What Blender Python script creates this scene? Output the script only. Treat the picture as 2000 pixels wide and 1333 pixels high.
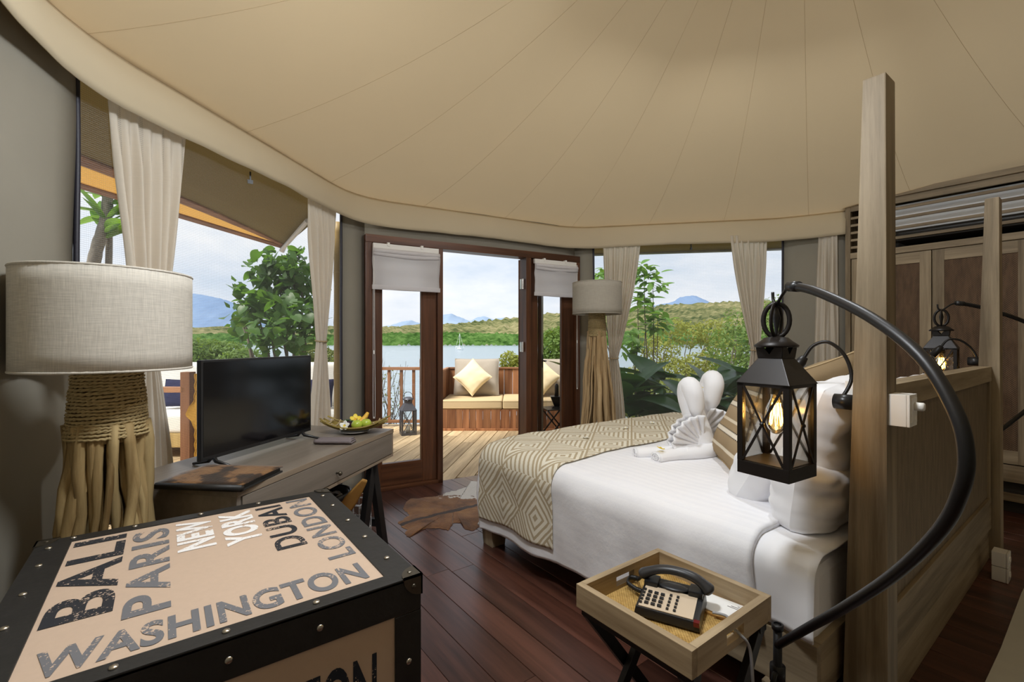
import bpy, bmesh, math, random
from mathutils import Vector, Matrix, noise
random.seed(7)
R_ = random.Random(11)
for o in list(bpy.data.objects): bpy.data.objects.remove(o)
sc = bpy.context.scene
COL = sc.collection
PI = math.pi
rad = math.radians

# ------------------------------------------------------------------ camera, sky, sun, exposure
YAW = math.atan2(681, 907)
CA, SA = math.cos(YAW), math.sin(YAW)
def W(r, f): return (r*CA+f*SA, -r*SA+f*CA)          # right / forward of the view -> room axes
cam = bpy.data.cameras.new('camera'); camo = bpy.data.objects.new('camera', cam); COL.objects.link(camo)
cam.sensor_width = 36; cam.lens = 907/2000*36; cam.clip_start = .05; cam.clip_end = 30000
camo.location = (0, 0, 1.3); camo.rotation_euler = (PI/2, 0, -YAW)
sc.camera = camo

world = bpy.data.worlds.new('world'); sc.world = world; world.use_nodes = True
def build_sky():
    nt = world.node_tree; n = nt.nodes; l = nt.links; n.clear()
    tc = n.new('ShaderNodeTexCoord'); mp = n.new('ShaderNodeMapping'); mp.inputs['Scale'].default_value = (1.0, 1.0, 2.6)
    nz = n.new('ShaderNodeTexNoise'); nz.inputs['Scale'].default_value = 2.3; nz.inputs['Detail'].default_value = 9; nz.inputs['Roughness'].default_value = .58
    rp = n.new('ShaderNodeValToRGB')
    rp.color_ramp.elements[0].position = .36; rp.color_ramp.elements[0].color = (.62, .72, .85, 1)
    rp.color_ramp.elements[1].position = .62; rp.color_ramp.elements[1].color = (.97, .98, 1.0, 1)
    bg = n.new('ShaderNodeBackground'); bg.inputs['Strength'].default_value = SKY
    out = n.new('ShaderNodeOutputWorld')
    l.new(tc.outputs['Generated'], mp.inputs['Vector']); l.new(mp.outputs[0], nz.inputs['Vector'])
    l.new(nz.outputs['Fac'], rp.inputs['Fac']); l.new(rp.outputs[0], bg.inputs['Color']); l.new(bg.outputs[0], out.inputs['Surface'])
SKY = .82
build_sky()
sun = bpy.data.lights.new('sun', 'SUN'); suno = bpy.data.objects.new('sun', sun); COL.objects.link(suno)
sun.energy = 4.2; sun.angle = rad(25); sun.color = (1, .95, .86)
suno.rotation_euler = (rad(32), rad(-10), rad(-60)); suno.location = (0, 0, 30)
sc.view_settings.view_transform = 'Standard'; sc.view_settings.look = 'None'
sc.view_settings.gamma = 1; sc.view_settings.use_curve_mapping = False
sc.view_settings.exposure = 0.45
try:
    sc.cycles.diffuse_bounces = 8; sc.cycles.max_bounces = 14; sc.cycles.transparent_max_bounces = 24
    sc.cycles.sample_clamp_indirect = 8; sc.cycles.caustics_reflective = False; sc.cycles.caustics_refractive = False
except Exception: pass

# ------------------------------------------------------------------ materials
MATS = {}
def new_mat(name):
    m = bpy.data.materials.new(name); m.use_nodes = True; nt = m.node_tree; nt.nodes.clear()
    out = nt.nodes.new('ShaderNodeOutputMaterial')
    return m, nt, out
def nd(nt, t, **kw):
    x = nt.nodes.new(t)
    for k, v in kw.items():
        if k.startswith('i_'):
            x.inputs[k[2:].replace('_', ' ')].default_value = v
        else: setattr(x, k, v)
    return x
def c4(c, k=1.0): return (min(1, c[0]*k), min(1, c[1]*k), min(1, c[2]*k), 1)
def srgb(r, g, b):
    return tuple(((v/255)/12.92 if v/255 <= .04045 else ((v/255+.055)/1.055)**2.4) for v in (r, g, b))
def mixc(nt, fac, a, b, blend='MIX'):
    m = nd(nt, 'ShaderNodeMix', data_type='RGBA', blend_type=blend)
    if isinstance(fac, (int, float)): m.inputs[0].default_value = fac
    else: nt.links.new(fac, m.inputs[0])
    for k, v in ((6, a), (7, b)):
        if isinstance(v, tuple): m.inputs[k].default_value = v
        else: nt.links.new(v, m.inputs[k])
    return m.outputs[2]
def mth(nt, op, a, b=None, c=None):
    m = nd(nt, 'ShaderNodeMath', operation=op)
    for k, v in enumerate((a, b, c)):
        if v is None: continue
        if isinstance(v, (int, float)): m.inputs[k].default_value = v
        else: nt.links.new(v, m.inputs[k])
    return m.outputs[0]
def coords(nt, kind='Object', scale=(1, 1, 1), rnd=False):
    tc = nd(nt, 'ShaderNodeTexCoord'); mp = nd(nt, 'ShaderNodeMapping'); mp.inputs['Scale'].default_value = scale
    nt.links.new(tc.outputs[kind], mp.inputs['Vector'])
    if rnd:
        oi = nd(nt, 'ShaderNodeObjectInfo'); s = mth(nt, 'MULTIPLY', oi.outputs['Random'], 37.0)
        nt.links.new(s, mp.inputs['Location'])
    return mp.outputs[0]
def noisetex(nt, vec, scale=5, detail=4, rough=.55):
    n = nd(nt, 'ShaderNodeTexNoise'); n.inputs['Scale'].default_value = scale; n.inputs['Detail'].default_value = detail
    n.inputs['Roughness'].default_value = rough; nt.links.new(vec, n.inputs['Vector']); return n.outputs['Fac']
def ramp(nt, fac, stops):
    r = nd(nt, 'ShaderNodeValToRGB'); e = r.color_ramp.elements
    while len(e) < len(stops): e.new(.5)
    for k, (p, c) in enumerate(stops): e[k].position = p; e[k].color = c if len(c) == 4 else (*c, 1)
    nt.links.new(fac, r.inputs[0]); return r.outputs[0]
def finish(nt, out, col, rough=.6, metal=0., spec=.5, bump=None, bstr=.2, bdist=.01, transl=0., tcol=None, sheen=0.):
    b = nd(nt, 'ShaderNodeBsdfPrincipled')
    if isinstance(col, tuple): b.inputs['Base Color'].default_value = col if len(col) == 4 else (*col, 1)
    else: nt.links.new(col, b.inputs['Base Color'])
    if isinstance(rough, (int, float)): b.inputs['Roughness'].default_value = rough
    else: nt.links.new(rough, b.inputs['Roughness'])
    b.inputs['Metallic'].default_value = metal; b.inputs['Specular IOR Level'].default_value = spec
    if sheen: b.inputs['Sheen Weight'].default_value = sheen
    if bump is not None:
        bp = nd(nt, 'ShaderNodeBump'); bp.inputs['Strength'].default_value = bstr; bp.inputs['Distance'].default_value = bdist
        nt.links.new(bump, bp.inputs['Height']); nt.links.new(bp.outputs[0], b.inputs['Normal'])
    if transl:
        t = nd(nt, 'ShaderNodeBsdfTranslucent'); mx = nd(nt, 'ShaderNodeMixShader'); mx.inputs[0].default_value = transl
        if tcol is None: tcol = col
        if isinstance(tcol, tuple): t.inputs[0].default_value = tcol if len(tcol) == 4 else (*tcol, 1)
        else: nt.links.new(tcol, t.inputs[0])
        nt.links.new(b.outputs[0], mx.inputs[1]); nt.links.new(t.outputs[0], mx.inputs[2]); nt.links.new(mx.outputs[0], out.inputs[0])
    else: nt.links.new(b.outputs[0], out.inputs[0])
def M_plain(name, col, rough=.6, metal=0., var=.12, scale=12, stretch=(1, 1, 1), bstr=0., spec=.5, transl=0., tcol=None, bdist=.005, rnd=False, kind='Object', sheen=0.):
    m, nt, out = new_mat(name)
    f = noisetex(nt, coords(nt, kind, stretch, rnd), scale, 5)
    c = mixc(nt, f, c4(col, 1-var), c4(col, 1+var))
    finish(nt, out, c, rough, metal, spec, f if bstr else None, bstr, bdist, transl, tcol, sheen)
    MATS[name] = m; return m
def M_wood(name, dark, light, axis='X', rough=.5, fine=40., rv=.25, spec=.4, bstr=.12, knots=.0):
    m, nt, out = new_mat(name)
    k = {'X': (.06, 1, 1), 'Y': (1, .06, 1), 'Z': (1, 1, .06)}[axis]
    v = coords(nt, 'Object', k, True)
    f1 = noisetex(nt, v, fine, 6, .65); f2 = noisetex(nt, v, fine*.22, 3, .5)
    f = mth(nt, 'MULTIPLY_ADD', f2, .6, mth(nt, 'MULTIPLY', f1, .5))
    c = ramp(nt, f, [(.42, dark), (.68, light)])
    oi = nd(nt, 'ShaderNodeObjectInfo')
    r = nd(nt, 'ShaderNodeMapRange'); r.inputs[3].default_value = 1-rv; r.inputs[4].default_value = 1+rv
    nt.links.new(oi.outputs['Random'], r.inputs[0])
    hv = nd(nt, 'ShaderNodeHueSaturation'); nt.links.new(c, hv.inputs['Color']); nt.links.new(r.outputs[0], hv.inputs['Value'])
    finish(nt, out, hv.outputs[0], rough, 0, spec, f1, bstr, .003)
    MATS[name] = m; return m
def M_emit(name, col, s):
    m, nt, out = new_mat(name); e = nd(nt, 'ShaderNodeEmission'); e.inputs[0].default_value = (*col, 1); e.inputs[1].default_value = s
    nt.links.new(e.outputs[0], out.inputs[0]); MATS[name] = m; return m
def M_glass(name, tint=(1, 1, 1), refl=1.0):
    m, nt, out = new_mat(name)
    t = nd(nt, 'ShaderNodeBsdfTransparent'); t.inputs[0].default_value = (*tint, 1)
    g = nd(nt, 'ShaderNodeBsdfGlossy'); g.inputs['Roughness'].default_value = .02
    fr = nd(nt, 'ShaderNodeFresnel'); fr.inputs[0].default_value = 1.45
    mx = nd(nt, 'ShaderNodeMixShader'); nt.links.new(mth(nt, 'MULTIPLY', fr.outputs[0], refl), mx.inputs[0])
    nt.links.new(t.outputs[0], mx.inputs[1]); nt.links.new(g.outputs[0], mx.inputs[2]); nt.links.new(mx.outputs[0], out.inputs[0])
    MATS[name] = m; return m
def M_mesh(name):
    m, nt, out = new_mat(name)
    uv = coords(nt, 'UV'); sp = nd(nt, 'ShaderNodeSeparateXYZ'); nt.links.new(uv, sp.inputs[0])
    a = mth(nt, 'FRACT', mth(nt, 'MULTIPLY', sp.outputs[1], 1/.0085)); b = mth(nt, 'FRACT', mth(nt, 'MULTIPLY', sp.outputs[0], 1/.0085))
    la = mth(nt, 'LESS_THAN', a, .22); lb = mth(nt, 'LESS_THAN', b, .14)
    k = mth(nt, 'MAXIMUM', la, mth(nt, 'MULTIPLY', lb, .7))
    fac = mth(nt, 'MULTIPLY_ADD', k, .36, .05)
    t = nd(nt, 'ShaderNodeBsdfTransparent'); d = nd(nt, 'ShaderNodeBsdfDiffuse'); d.inputs[0].default_value = (.30, .30, .29, 1)
    mx = nd(nt, 'ShaderNodeMixShader'); nt.links.new(fac, mx.inputs[0]); nt.links.new(t.outputs[0], mx.inputs[1]); nt.links.new(d.outputs[0], mx.inputs[2])
    nt.links.new(mx.outputs[0], out.inputs[0]); MATS[name] = m; return m
def M_linen(name, col, var=.22, transl=0., kind='Object', sc_=1.0, bstr=.25):
    m, nt, out = new_mat(name)
    a = noisetex(nt, coords(nt, kind, (18*sc_, 18*sc_, 420*sc_)), 1., 3); b = noisetex(nt, coords(nt, kind, (420*sc_, 420*sc_, 18*sc_)), 1., 3)
    f = mth(nt, 'MULTIPLY', mth(nt, 'ADD', a, b), .5)
    c = ramp(nt, f, [(.36, c4(col, 1-var)), (.64, c4(col, 1+var*.6))])
    finish(nt, out, c, .9, 0, .15, f, bstr, .002, transl)
    MATS[name] = m; return m
def M_weave(name, c1, c2, scale=200, rough=.6, kind='Object', ax=(0, 2)):
    # basket weave of two strand directions
    m, nt, out = new_mat(name)
    v = coords(nt, kind); sp = nd(nt, 'ShaderNodeSeparateXYZ'); nt.links.new(v, sp.inputs[0])
    u_, v_ = sp.outputs[ax[0]], sp.outputs[ax[1]]
    su = mth(nt, 'SINE', mth(nt, 'MULTIPLY', u_, scale)); sv = mth(nt, 'SINE', mth(nt, 'MULTIPLY', v_, scale))
    w = mth(nt, 'MULTIPLY', su, sv)
    nz = noisetex(nt, coords(nt, kind, (6, 6, 1.2)), 6, 4)
    f = mth(nt, 'MULTIPLY_ADD', w, .22, nz)
    c = ramp(nt, f, [(.25, c1), (.75, c2)])
    finish(nt, out, c, rough, 0, .3, w, .5, .002); MATS[name] = m; return m

CANVAS = srgb(176, 160, 128)
M_plain('canvas_roof', (.64, .50, .31), .85, var=.03, scale=3, transl=.10, tcol=(.80, .66, .44), spec=.1)
M_plain('canvas_valance', (.66, .565, .40), .85, var=.05, scale=3, transl=.2, tcol=(.7, .58, .40), spec=.1)
M_plain('canvas_wall', (.275, .253, .205), .85, var=.08, scale=4, spec=.12, bstr=.1)
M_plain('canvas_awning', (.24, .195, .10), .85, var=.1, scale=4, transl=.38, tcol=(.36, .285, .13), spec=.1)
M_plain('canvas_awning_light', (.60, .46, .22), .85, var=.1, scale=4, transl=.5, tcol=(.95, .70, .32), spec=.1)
M_plain('zip_black', (.02, .019, .03), .5, var=.5, scale=120)
M_plain('seam_thread', (.53, .41, .25), .95, spec=0.)
M_mesh('screen_mesh')
M_glass('pane_glass', (1, 1, 1), .9)
M_glass('lantern_glass', (.98, .98, .97), .7)
M_wood('floor_wood', (.034, .013, .009), (.125, .050, .034), 'Y', .30, 30, .28, .5, .10)
M_wood('deck_wood', (.34, .24, .135), (.66, .50, .30), 'X', .7, 30, .16, .3, .25)
M_wood('door_wood', (.048, .0165, .0065), (.150, .056, .022), 'Z', .38, 34, .12, .5)
M_wood('door_wood_h', (.048, .0165, .0065), (.150, .056, .022), 'X', .38, 34, .12, .5)
M_wood('teak_z', (.135, .098, .056), (.37, .29, .185), 'Z', .55, 26, .06, .35)
M_wood('teak_x', (.135, .098, .056), (.37, .29, .185), 'X', .55, 26, .06, .35)
M_wood('teak_y', (.135, .098, .056), (.37, .29, .185), 'Y', .55, 26, .06, .35)
M_wood('tray_wood_x', (.22, .152, .082), (.53, .41, .255), 'X', .5, 26, .05, .35)
M_wood('tray_wood_y', (.22, .152, .082), (.53, .41, .255), 'Y', .5, 26, .05, .35)
M_wood('desk_top_wood', (.18, .15, .12), (.255, .215, .175), 'X', .40, 40, .05, .5, .05)
M_wood('desk_edge_wood', (.22, .165, .115), (.34, .265, .19), 'X', .45, 30, .05, .4, .05)
M_wood('bench_wood', (.14, .055, .024), (.40, .185, .085), 'Z', .55, 20, .38, .3)
M_wood('rail_wood', (.16, .065, .03), (.34, .16, .075), 'Z', .6, 24, .2, .3)
M_wood('rail_wood_x', (.22, .10, .05), (.42, .21, .10), 'X', .6, 24, .2, .3)
M_wood('driftwood', (.15, .09, .032), (.50, .37, .175), 'Z', .7, 22, .22, .2, .5)
M_wood('driftwood_pale', (.26, .165, .075), (.58, .42, .23), 'Z', .7, 22, .18, .2, .5)
M_wood('bamboo', (.30, .20, .07), (.52, .38, .16), 'Z', .45, 14, .1, .4, .05)
M_wood('bamboo_strip', (.17, .12, .025), (.42, .32, .09), 'X', .45, 30, .2, .4, .1)
M_plain('rope', (.38, .29, .145), .85, var=.35, scale=60, bstr=.5, spec=.1)
M_plain('rope_pale', (.42, .33, .20), .85, var=.3, scale=60, bstr=.5, spec=.1)
M_linen('shade_linen', (.56, .52, .45), .20)
M_linen('shade_linen_b', (.40, .365, .305), .12)
M_linen('curtain_cloth', (.88, .83, .745), .025, .55, sc_=.6, bstr=.08)
M_plain('black_leather', (.018, .017, .016), .5, var=.3, scale=30, bstr=.25, spec=.45)
M_plain('trunk_canvas', (.56, .42, .315), .8, var=.05, scale=60, bstr=.06, spec=.2)
M_plain('nickel', (.55, .50, .42), .28, 1., var=.2, scale=40)
M_plain('bracket_metal', (.12, .105, .08), .38, .85, var=.3, scale=14)
M_plain('steel', (.72, .70, .66), .25, 1., var=.1)
M_plain('black_metal', (.010, .009, .009), .42, .3, var=.3, scale=20, spec=.5)
M_plain('lantern_metal', (.012, .009, .008), .42, .3, var=.5, scale=12, spec=.5)
M_plain('deck_lantern_metal', (.10, .10, .115), .4, .7, var=.5, scale=10)
M_plain('black_plastic', (.012, .012, .013), .35, var=.2, scale=20)
M_plain('grey_plastic', (.024, .024, .026), .4, var=.1)
M_plain('screen_black', (.004, .004, .005), .12, var=.1, spec=.5)
M_plain('white_plastic', (.78, .76, .72), .4, var=.03)
M_plain('white_cotton', (.84, .84, .86), .85, var=.015, scale=6, spec=.15, sheen=.1)
M_plain('towel_white', (.86, .86, .88), .95, var=.03, scale=300, bstr=.35, bdist=.002, spec=.05, sheen=.3)
M_plain('blind_cloth', (.88, .87, .88), .85, var=.02, scale=5, transl=.55, tcol=(.92, .90, .91), spec=.1)
M_plain('paper', (.85, .85, .83), .7, var=.02)
M_plain('ink', (.06, .05, .05), .7)
M_plain('grey_napkin', (.21, .18, .185), .9, var=.08, scale=60, spec=.1)
M_plain('cushion_khaki', (.56, .43, .255), .85, var=.05, scale=60, spec=.1)
M_plain('cushion_grey', (.36, .315, .26), .85, var=.06, scale=60, spec=.1)
M_plain('cushion_cream', (.84, .70, .46), .85, var=.04, scale=60, spec=.1)
M_plain('cushion_white', (.80, .78, .72), .9, var=.04, scale=40, spec=.1)
M_plain('cushion_navy', (.022, .024, .06), .9, var=.1, scale=40, spec=.1)
M_plain('mustard_cloth', (.42, .23, .04), .85, var=.35, scale=70, spec=.1)
M_plain('apple_green', (.46, .58, .07), .28, var=.2, scale=8)
M_plain('mangosteen', (.035, .008, .022), .4, var=.3, scale=10)
M_plain('banana', (.85, .50, .06), .5, var=.15, scale=12)
M_plain('petal_white', (.90, .90, .84), .5, var=.03)
M_plain('petal_yellow', (.90, .70, .06), .5, var=.1)
M_plain('plate_grey', (.35, .34, .32), .35, var=.1)
M_plain('leather_tan', (.42, .22, .055), .45, var=.25, scale=9, bstr=.1)
M_plain('white_wire', (.75, .72, .70), .5)
M_plain('pale_floor', (.56, .55, .50), .8, var=.1, scale=5, bstr=.1)
M_plain('ac_white', (.80, .82, .84), .5, var=.02)
M_plain('dark_inside', (.03, .024, .018), .8)
M_plain('red_plastic', (.13, .006, .008), .25)
M_plain('grey_cable', (.32, .32, .33), .5)
M_plain('white_cord', (.85, .83, .80), .6)
M_plain('phone_face', (.62, .50, .36), .45, var=.05)
M_plain('leaf_big', (.06, .13, .03), .42, var=.45, scale=7, transl=.35, tcol=(.16, .34, .03), rnd=True, spec=.5)
M_plain('leaf_dark', (.028, .085, .022), .38, var=.35, scale=5, transl=.22, tcol=(.07, .22, .015), rnd=True, spec=.45)
M_plain('leaf_fresh', (.12, .26, .04), .5, var=.4, scale=6, transl=.4, tcol=(.25, .45, .05), rnd=True)
M_plain('leaf_yellow', (.24, .27, .045), .6, var=.45, scale=1.6, transl=.45, tcol=(.42, .42, .05))
M_plain('leaf_green', (.12, .20, .035), .6, var=.45, scale=1.6, transl=.4, tcol=(.24, .36, .04))
M_plain('leaf_olive', (.17, .21, .05), .6, var=.5, scale=1.2, transl=.4, tcol=(.3, .33, .05))
M_plain('bark', (.14, .115, .085), .9, var=.4, scale=30, bstr=.6)
M_plain('bark_grey', (.22, .19, .15), .9, var=.4, scale=30, bstr=.6)
M_plain('soil', (.10, .075, .045), .95, var=.4, scale=3)
M_plain('boat_white', (.85, .85, .85), .4)
M_plain('bulb_glass_metal', (.4, .3, .12), .3, .9)
M_glass('bulb_glass', (1, .84, .50), .9)
M_emit('filament', (1, .60, .16), 26.)
M_emit('fill_glow', (1, .95, .88), 8.)  # bulb glow inside the added fill lamps
FILL = 84.; FILL2 = 80.  # power of the two added fill lamps out of view
def M_ink(name, col):
    m, nt, out = new_mat(name)
    v = coords(nt, 'Object')
    a = noisetex(nt, v, 170, 3, .6); b = noisetex(nt, v, 14, 3, .6)
    k = mth(nt, 'GREATER_THAN', mth(nt, 'MULTIPLY_ADD', b, .55, mth(nt, 'MULTIPLY', a, .75)), .752)
    c = mixc(nt, k, c4(col), c4((.56, .42, .315)))
    finish(nt, out, c, .75, 0, .2); MATS[name] = m
M_ink('ink_dark', (.030, .031, .036)); M_ink('ink_grey', (.165, .165, .175)); M_ink('ink_white', (.86, .84, .82)); M_ink('ink_navy', (.022, .026, .038))

def M_runner():
    m, nt, out = new_mat('runner_cloth')
    uv = coords(nt, 'UV'); sp = nd(nt, 'ShaderNodeSeparateXYZ'); nt.links.new(uv, sp.inputs[0])
    nzw = noisetex(nt, uv, 6, 2); wob = mth(nt, 'MULTIPLY_ADD', nzw, .05, -.025)
    u = mth(nt, 'ADD', mth(nt, 'MULTIPLY', sp.outputs[0], 1/.40), wob); v = mth(nt, 'ADD', mth(nt, 'MULTIPLY', sp.outputs[1], 1/.32), wob)
    a = mth(nt, 'ADD', u, v); b = mth(nt, 'SUBTRACT', u, v)
    fa = mth(nt, 'SUBTRACT', mth(nt, 'FRACT', a), .5); fb = mth(nt, 'SUBTRACT', mth(nt, 'FRACT', b), .5)
    aa = mth(nt, 'ABSOLUTE', fa); ab = mth(nt, 'ABSOLUTE', fb)
    conc = mth(nt, 'MAXIMUM', aa, ab)
    par = mth(nt, 'MODULO', mth(nt, 'ABSOLUTE', mth(nt, 'ADD', mth(nt, 'FLOOR', a), mth(nt, 'MULTIPLY', mth(nt, 'FLOOR', b), 1.0))), 2.0)
    par = mth(nt, 'GREATER_THAN', par, .5)
    s1 = mth(nt, 'SINE', mth(nt, 'MULTIPLY', conc, 2*PI*8.0))
    tri = mth(nt, 'GREATER_THAN', mth(nt, 'ADD', fa, fb), 0.0)
    hA = mth(nt, 'SINE', mth(nt, 'MULTIPLY', fa, 2*PI*8)); hB = mth(nt, 'SINE', mth(nt, 'MULTIPLY', fb, 2*PI*8))
    mx = nd(nt, 'ShaderNodeMix', data_type='FLOAT'); nt.links.new(tri, mx.inputs[0]); nt.links.new(hA, mx.inputs[2]); nt.links.new(hB, mx.inputs[3])
    m2 = nd(nt, 'ShaderNodeMix', data_type='FLOAT'); nt.links.new(par, m2.inputs[0]); nt.links.new(s1, m2.inputs[2]); nt.links.new(mx.outputs[0], m2.inputs[3])
    edge = mth(nt, 'GREATER_THAN', conc, .475)
    val = mth(nt, 'MAXIMUM', mth(nt, 'MULTIPLY', m2.outputs[0], 1.0), edge)
    nz = noisetex(nt, uv, 60, 3); k = mth(nt, 'GREATER_THAN', mth(nt, 'MULTIPLY_ADD', nz, .9, val), .72)
    c = mixc(nt, k, (.78, .735, .61, 1), (.47, .385, .255, 1))
    w = noisetex(nt, coords(nt, 'UV', (500, 500, 1)), 1, 2)
    finish(nt, out, c, .9, 0, .1, w, .3, .002); MATS['runner_cloth'] = m
M_runner()

def M_duvet():
    m, nt, out = new_mat('duvet_cotton')
    uv = coords(nt, 'UV'); sp = nd(nt, 'ShaderNodeSeparateXYZ'); nt.links.new(uv, sp.inputs[0])
    s = mth(nt, 'GREATER_THAN', mth(nt, 'SINE', mth(nt, 'MULTIPLY', sp.outputs[0], 2*PI/.045)), 0)
    c = mixc(nt, s, (.83, .83, .86, 1), (.86, .86, .885, 1))
    r = mth(nt, 'MULTIPLY_ADD', s, -.25, .8)
    n = noisetex(nt, coords(nt, 'UV', (1, 1, 1)), 7, 5)
    finish(nt, out, c, r, 0, .3, n, .25, .02); MATS['duvet_cotton'] = m
M_duvet()

def M_stripe(name, axis=1):
    # woven taupe cushion with cream bands and dark dashed stitching (UV in 0..1)
    m, nt, out = new_mat(name)
    uv = coords(nt, 'UV'); sp = nd(nt, 'ShaderNodeSeparateXYZ'); nt.links.new(uv, sp.inputs[0]); y = sp.outputs[axis]; x = sp.outputs[1-axis]
    st = [(0, (.36, .265, .155)), (.13, (.36, .265, .155)), (.135, (.72, .64, .50)), (.165, (.72, .64, .50)), (.17, (.30, .215, .125)),
          (.30, (.40, .30, .18)), (.305, (.80, .73, .60)), (.35, (.80, .73, .60)), (.355, (.36, .265, .155)), (.43, (.36, .265, .155)), (.435, (.70, .61, .46)), (.46, (.70, .61, .46)), (.465, (.33, .24, .14)),
          (.60, (.42, .32, .2)), (.605, (.76, .69, .56)), (.65, (.76, .69, .56)), (.655, (.36, .265, .155)), (.78, (.33, .24, .14)), (.785, (.78, .71, .58)), (.83, (.78, .71, .58)), (.835, (.36, .265, .155)), (.95, (.36, .265, .155))]
    r1 = ramp(nt, y, st)
    d = mth(nt, 'GREATER_THAN', mth(nt, 'SINE', mth(nt, 'MULTIPLY', x, 260)), 0)
    dl = None
    for p in (.30, .355, .60, .655, .78, .835):
        q = mth(nt, 'LESS_THAN', mth(nt, 'ABSOLUTE', mth(nt, 'SUBTRACT', y, p)), .007)
        dl = q if dl is None else mth(nt, 'MAXIMUM', dl, q)
    c = mixc(nt, mth(nt, 'MULTIPLY', d, dl), r1, (.04, .03, .025, 1))
    w = noisetex(nt, coords(nt, 'UV', (160, 160, 1)), 1, 2)
    finish(nt, out, c, .9, 0, .1, w, .3, .003); MATS[name] = m
M_stripe('striped_cloth')

def M_cowhide(name, kind):
    m, nt, out = new_mat(name)
    v = coords(nt, 'Object'); sp = nd(nt, 'ShaderNodeSeparateXYZ'); nt.links.new(v, sp.inputs[0])
    n1 = noisetex(nt, v, 5 if kind == 'rug' else 9, 5, .6); hair = noisetex(nt, coords(nt, 'Object', (90, 90, 90)), 1, 3)
    if kind == 'rug':
        br = ramp(nt, n1, [(.3, (.07, .028, .010)), (.48, (.22, .092, .030)), (.7, (.36, .18, .062))])
        # white patches towards the far flank
        dd = mth(nt, 'MULTIPLY_ADD', n1, .55, mth(nt, 'ADD', mth(nt, 'MULTIPLY', sp.outputs[0], .75), mth(nt, 'MULTIPLY', sp.outputs[1], .55)))
        wh = mth(nt, 'GREATER_THAN', dd, .52)
        # dark spine line
        sl = mth(nt, 'LESS_THAN', mth(nt, 'ABSOLUTE', mth(nt, 'ADD', mth(nt, 'MULTIPLY', sp.outputs[1], 1.0), mth(nt, 'MULTIPLY_ADD', n1, .1, -.02))), .022)
        c = mixc(nt, sl, br, (.035, .018, .012, 1)); c = mixc(nt, wh, c, (.74, .72, .68, 1))
    else:
        c = ramp(nt, n1, [(.36, (.022, .014, .009)), (.47, (.05, .025, .012)), (.53, (.24, .12, .045)), (.75, (.36, .20, .085))])
    c = mixc(nt, mth(nt, 'MULTIPLY', hair, .35), c, (.02, .012, .008, 1))
    finish(nt, out, c, .7, 0, .2, hair, .5, .006, sheen=.2); MATS[name] = m
M_cowhide('cowhide_rug', 'rug'); M_cowhide('cowhide_cover', 'cover')

def M_water():
    m, nt, out = new_mat('water')
    v = coords(nt, 'Object', (.12, .6, 1)); n = noisetex(nt, v, 1.2, 4)
    finish(nt, out, (.22, .29, .34, 1), .22, 0, .5, n, .5, .25); MATS['water'] = m
M_water()
def M_hill(name, c1, c2, c3, scale, rough=.95, haze=(0, (0, 0, 0))):
    m, nt, out = new_mat(name)
    v = coords(nt, 'Object'); a = noisetex(nt, v, scale, 6, .62); b = noisetex(nt, v, scale*.14, 3)
    f = mth(nt, 'MULTIPLY_ADD', b, .45, mth(nt, 'MULTIPLY', a, .60))
    c = ramp(nt, f, [(.42, c1), (.53, c2), (.66, c3)])
    finish(nt, out, c, rough, 0, .0, a, .8, 8.0); MATS[name] = m
M_hill('hill_scrub', (.045, .065, .025), (.15, .155, .07), (.28, .25, .14), .05)
M_hill('hill_near', (.06, .085, .025), (.16, .18, .06), (.26, .26, .10), .09)
M_hill('mangrove', (.018, .048, .010), (.055, .12, .028), (.12, .21, .06), .12)
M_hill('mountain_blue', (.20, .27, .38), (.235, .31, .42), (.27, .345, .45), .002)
M_hill('mountain_blue2', (.13, .20, .33), (.16, .235, .37), (.19, .27, .40), .002)

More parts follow.
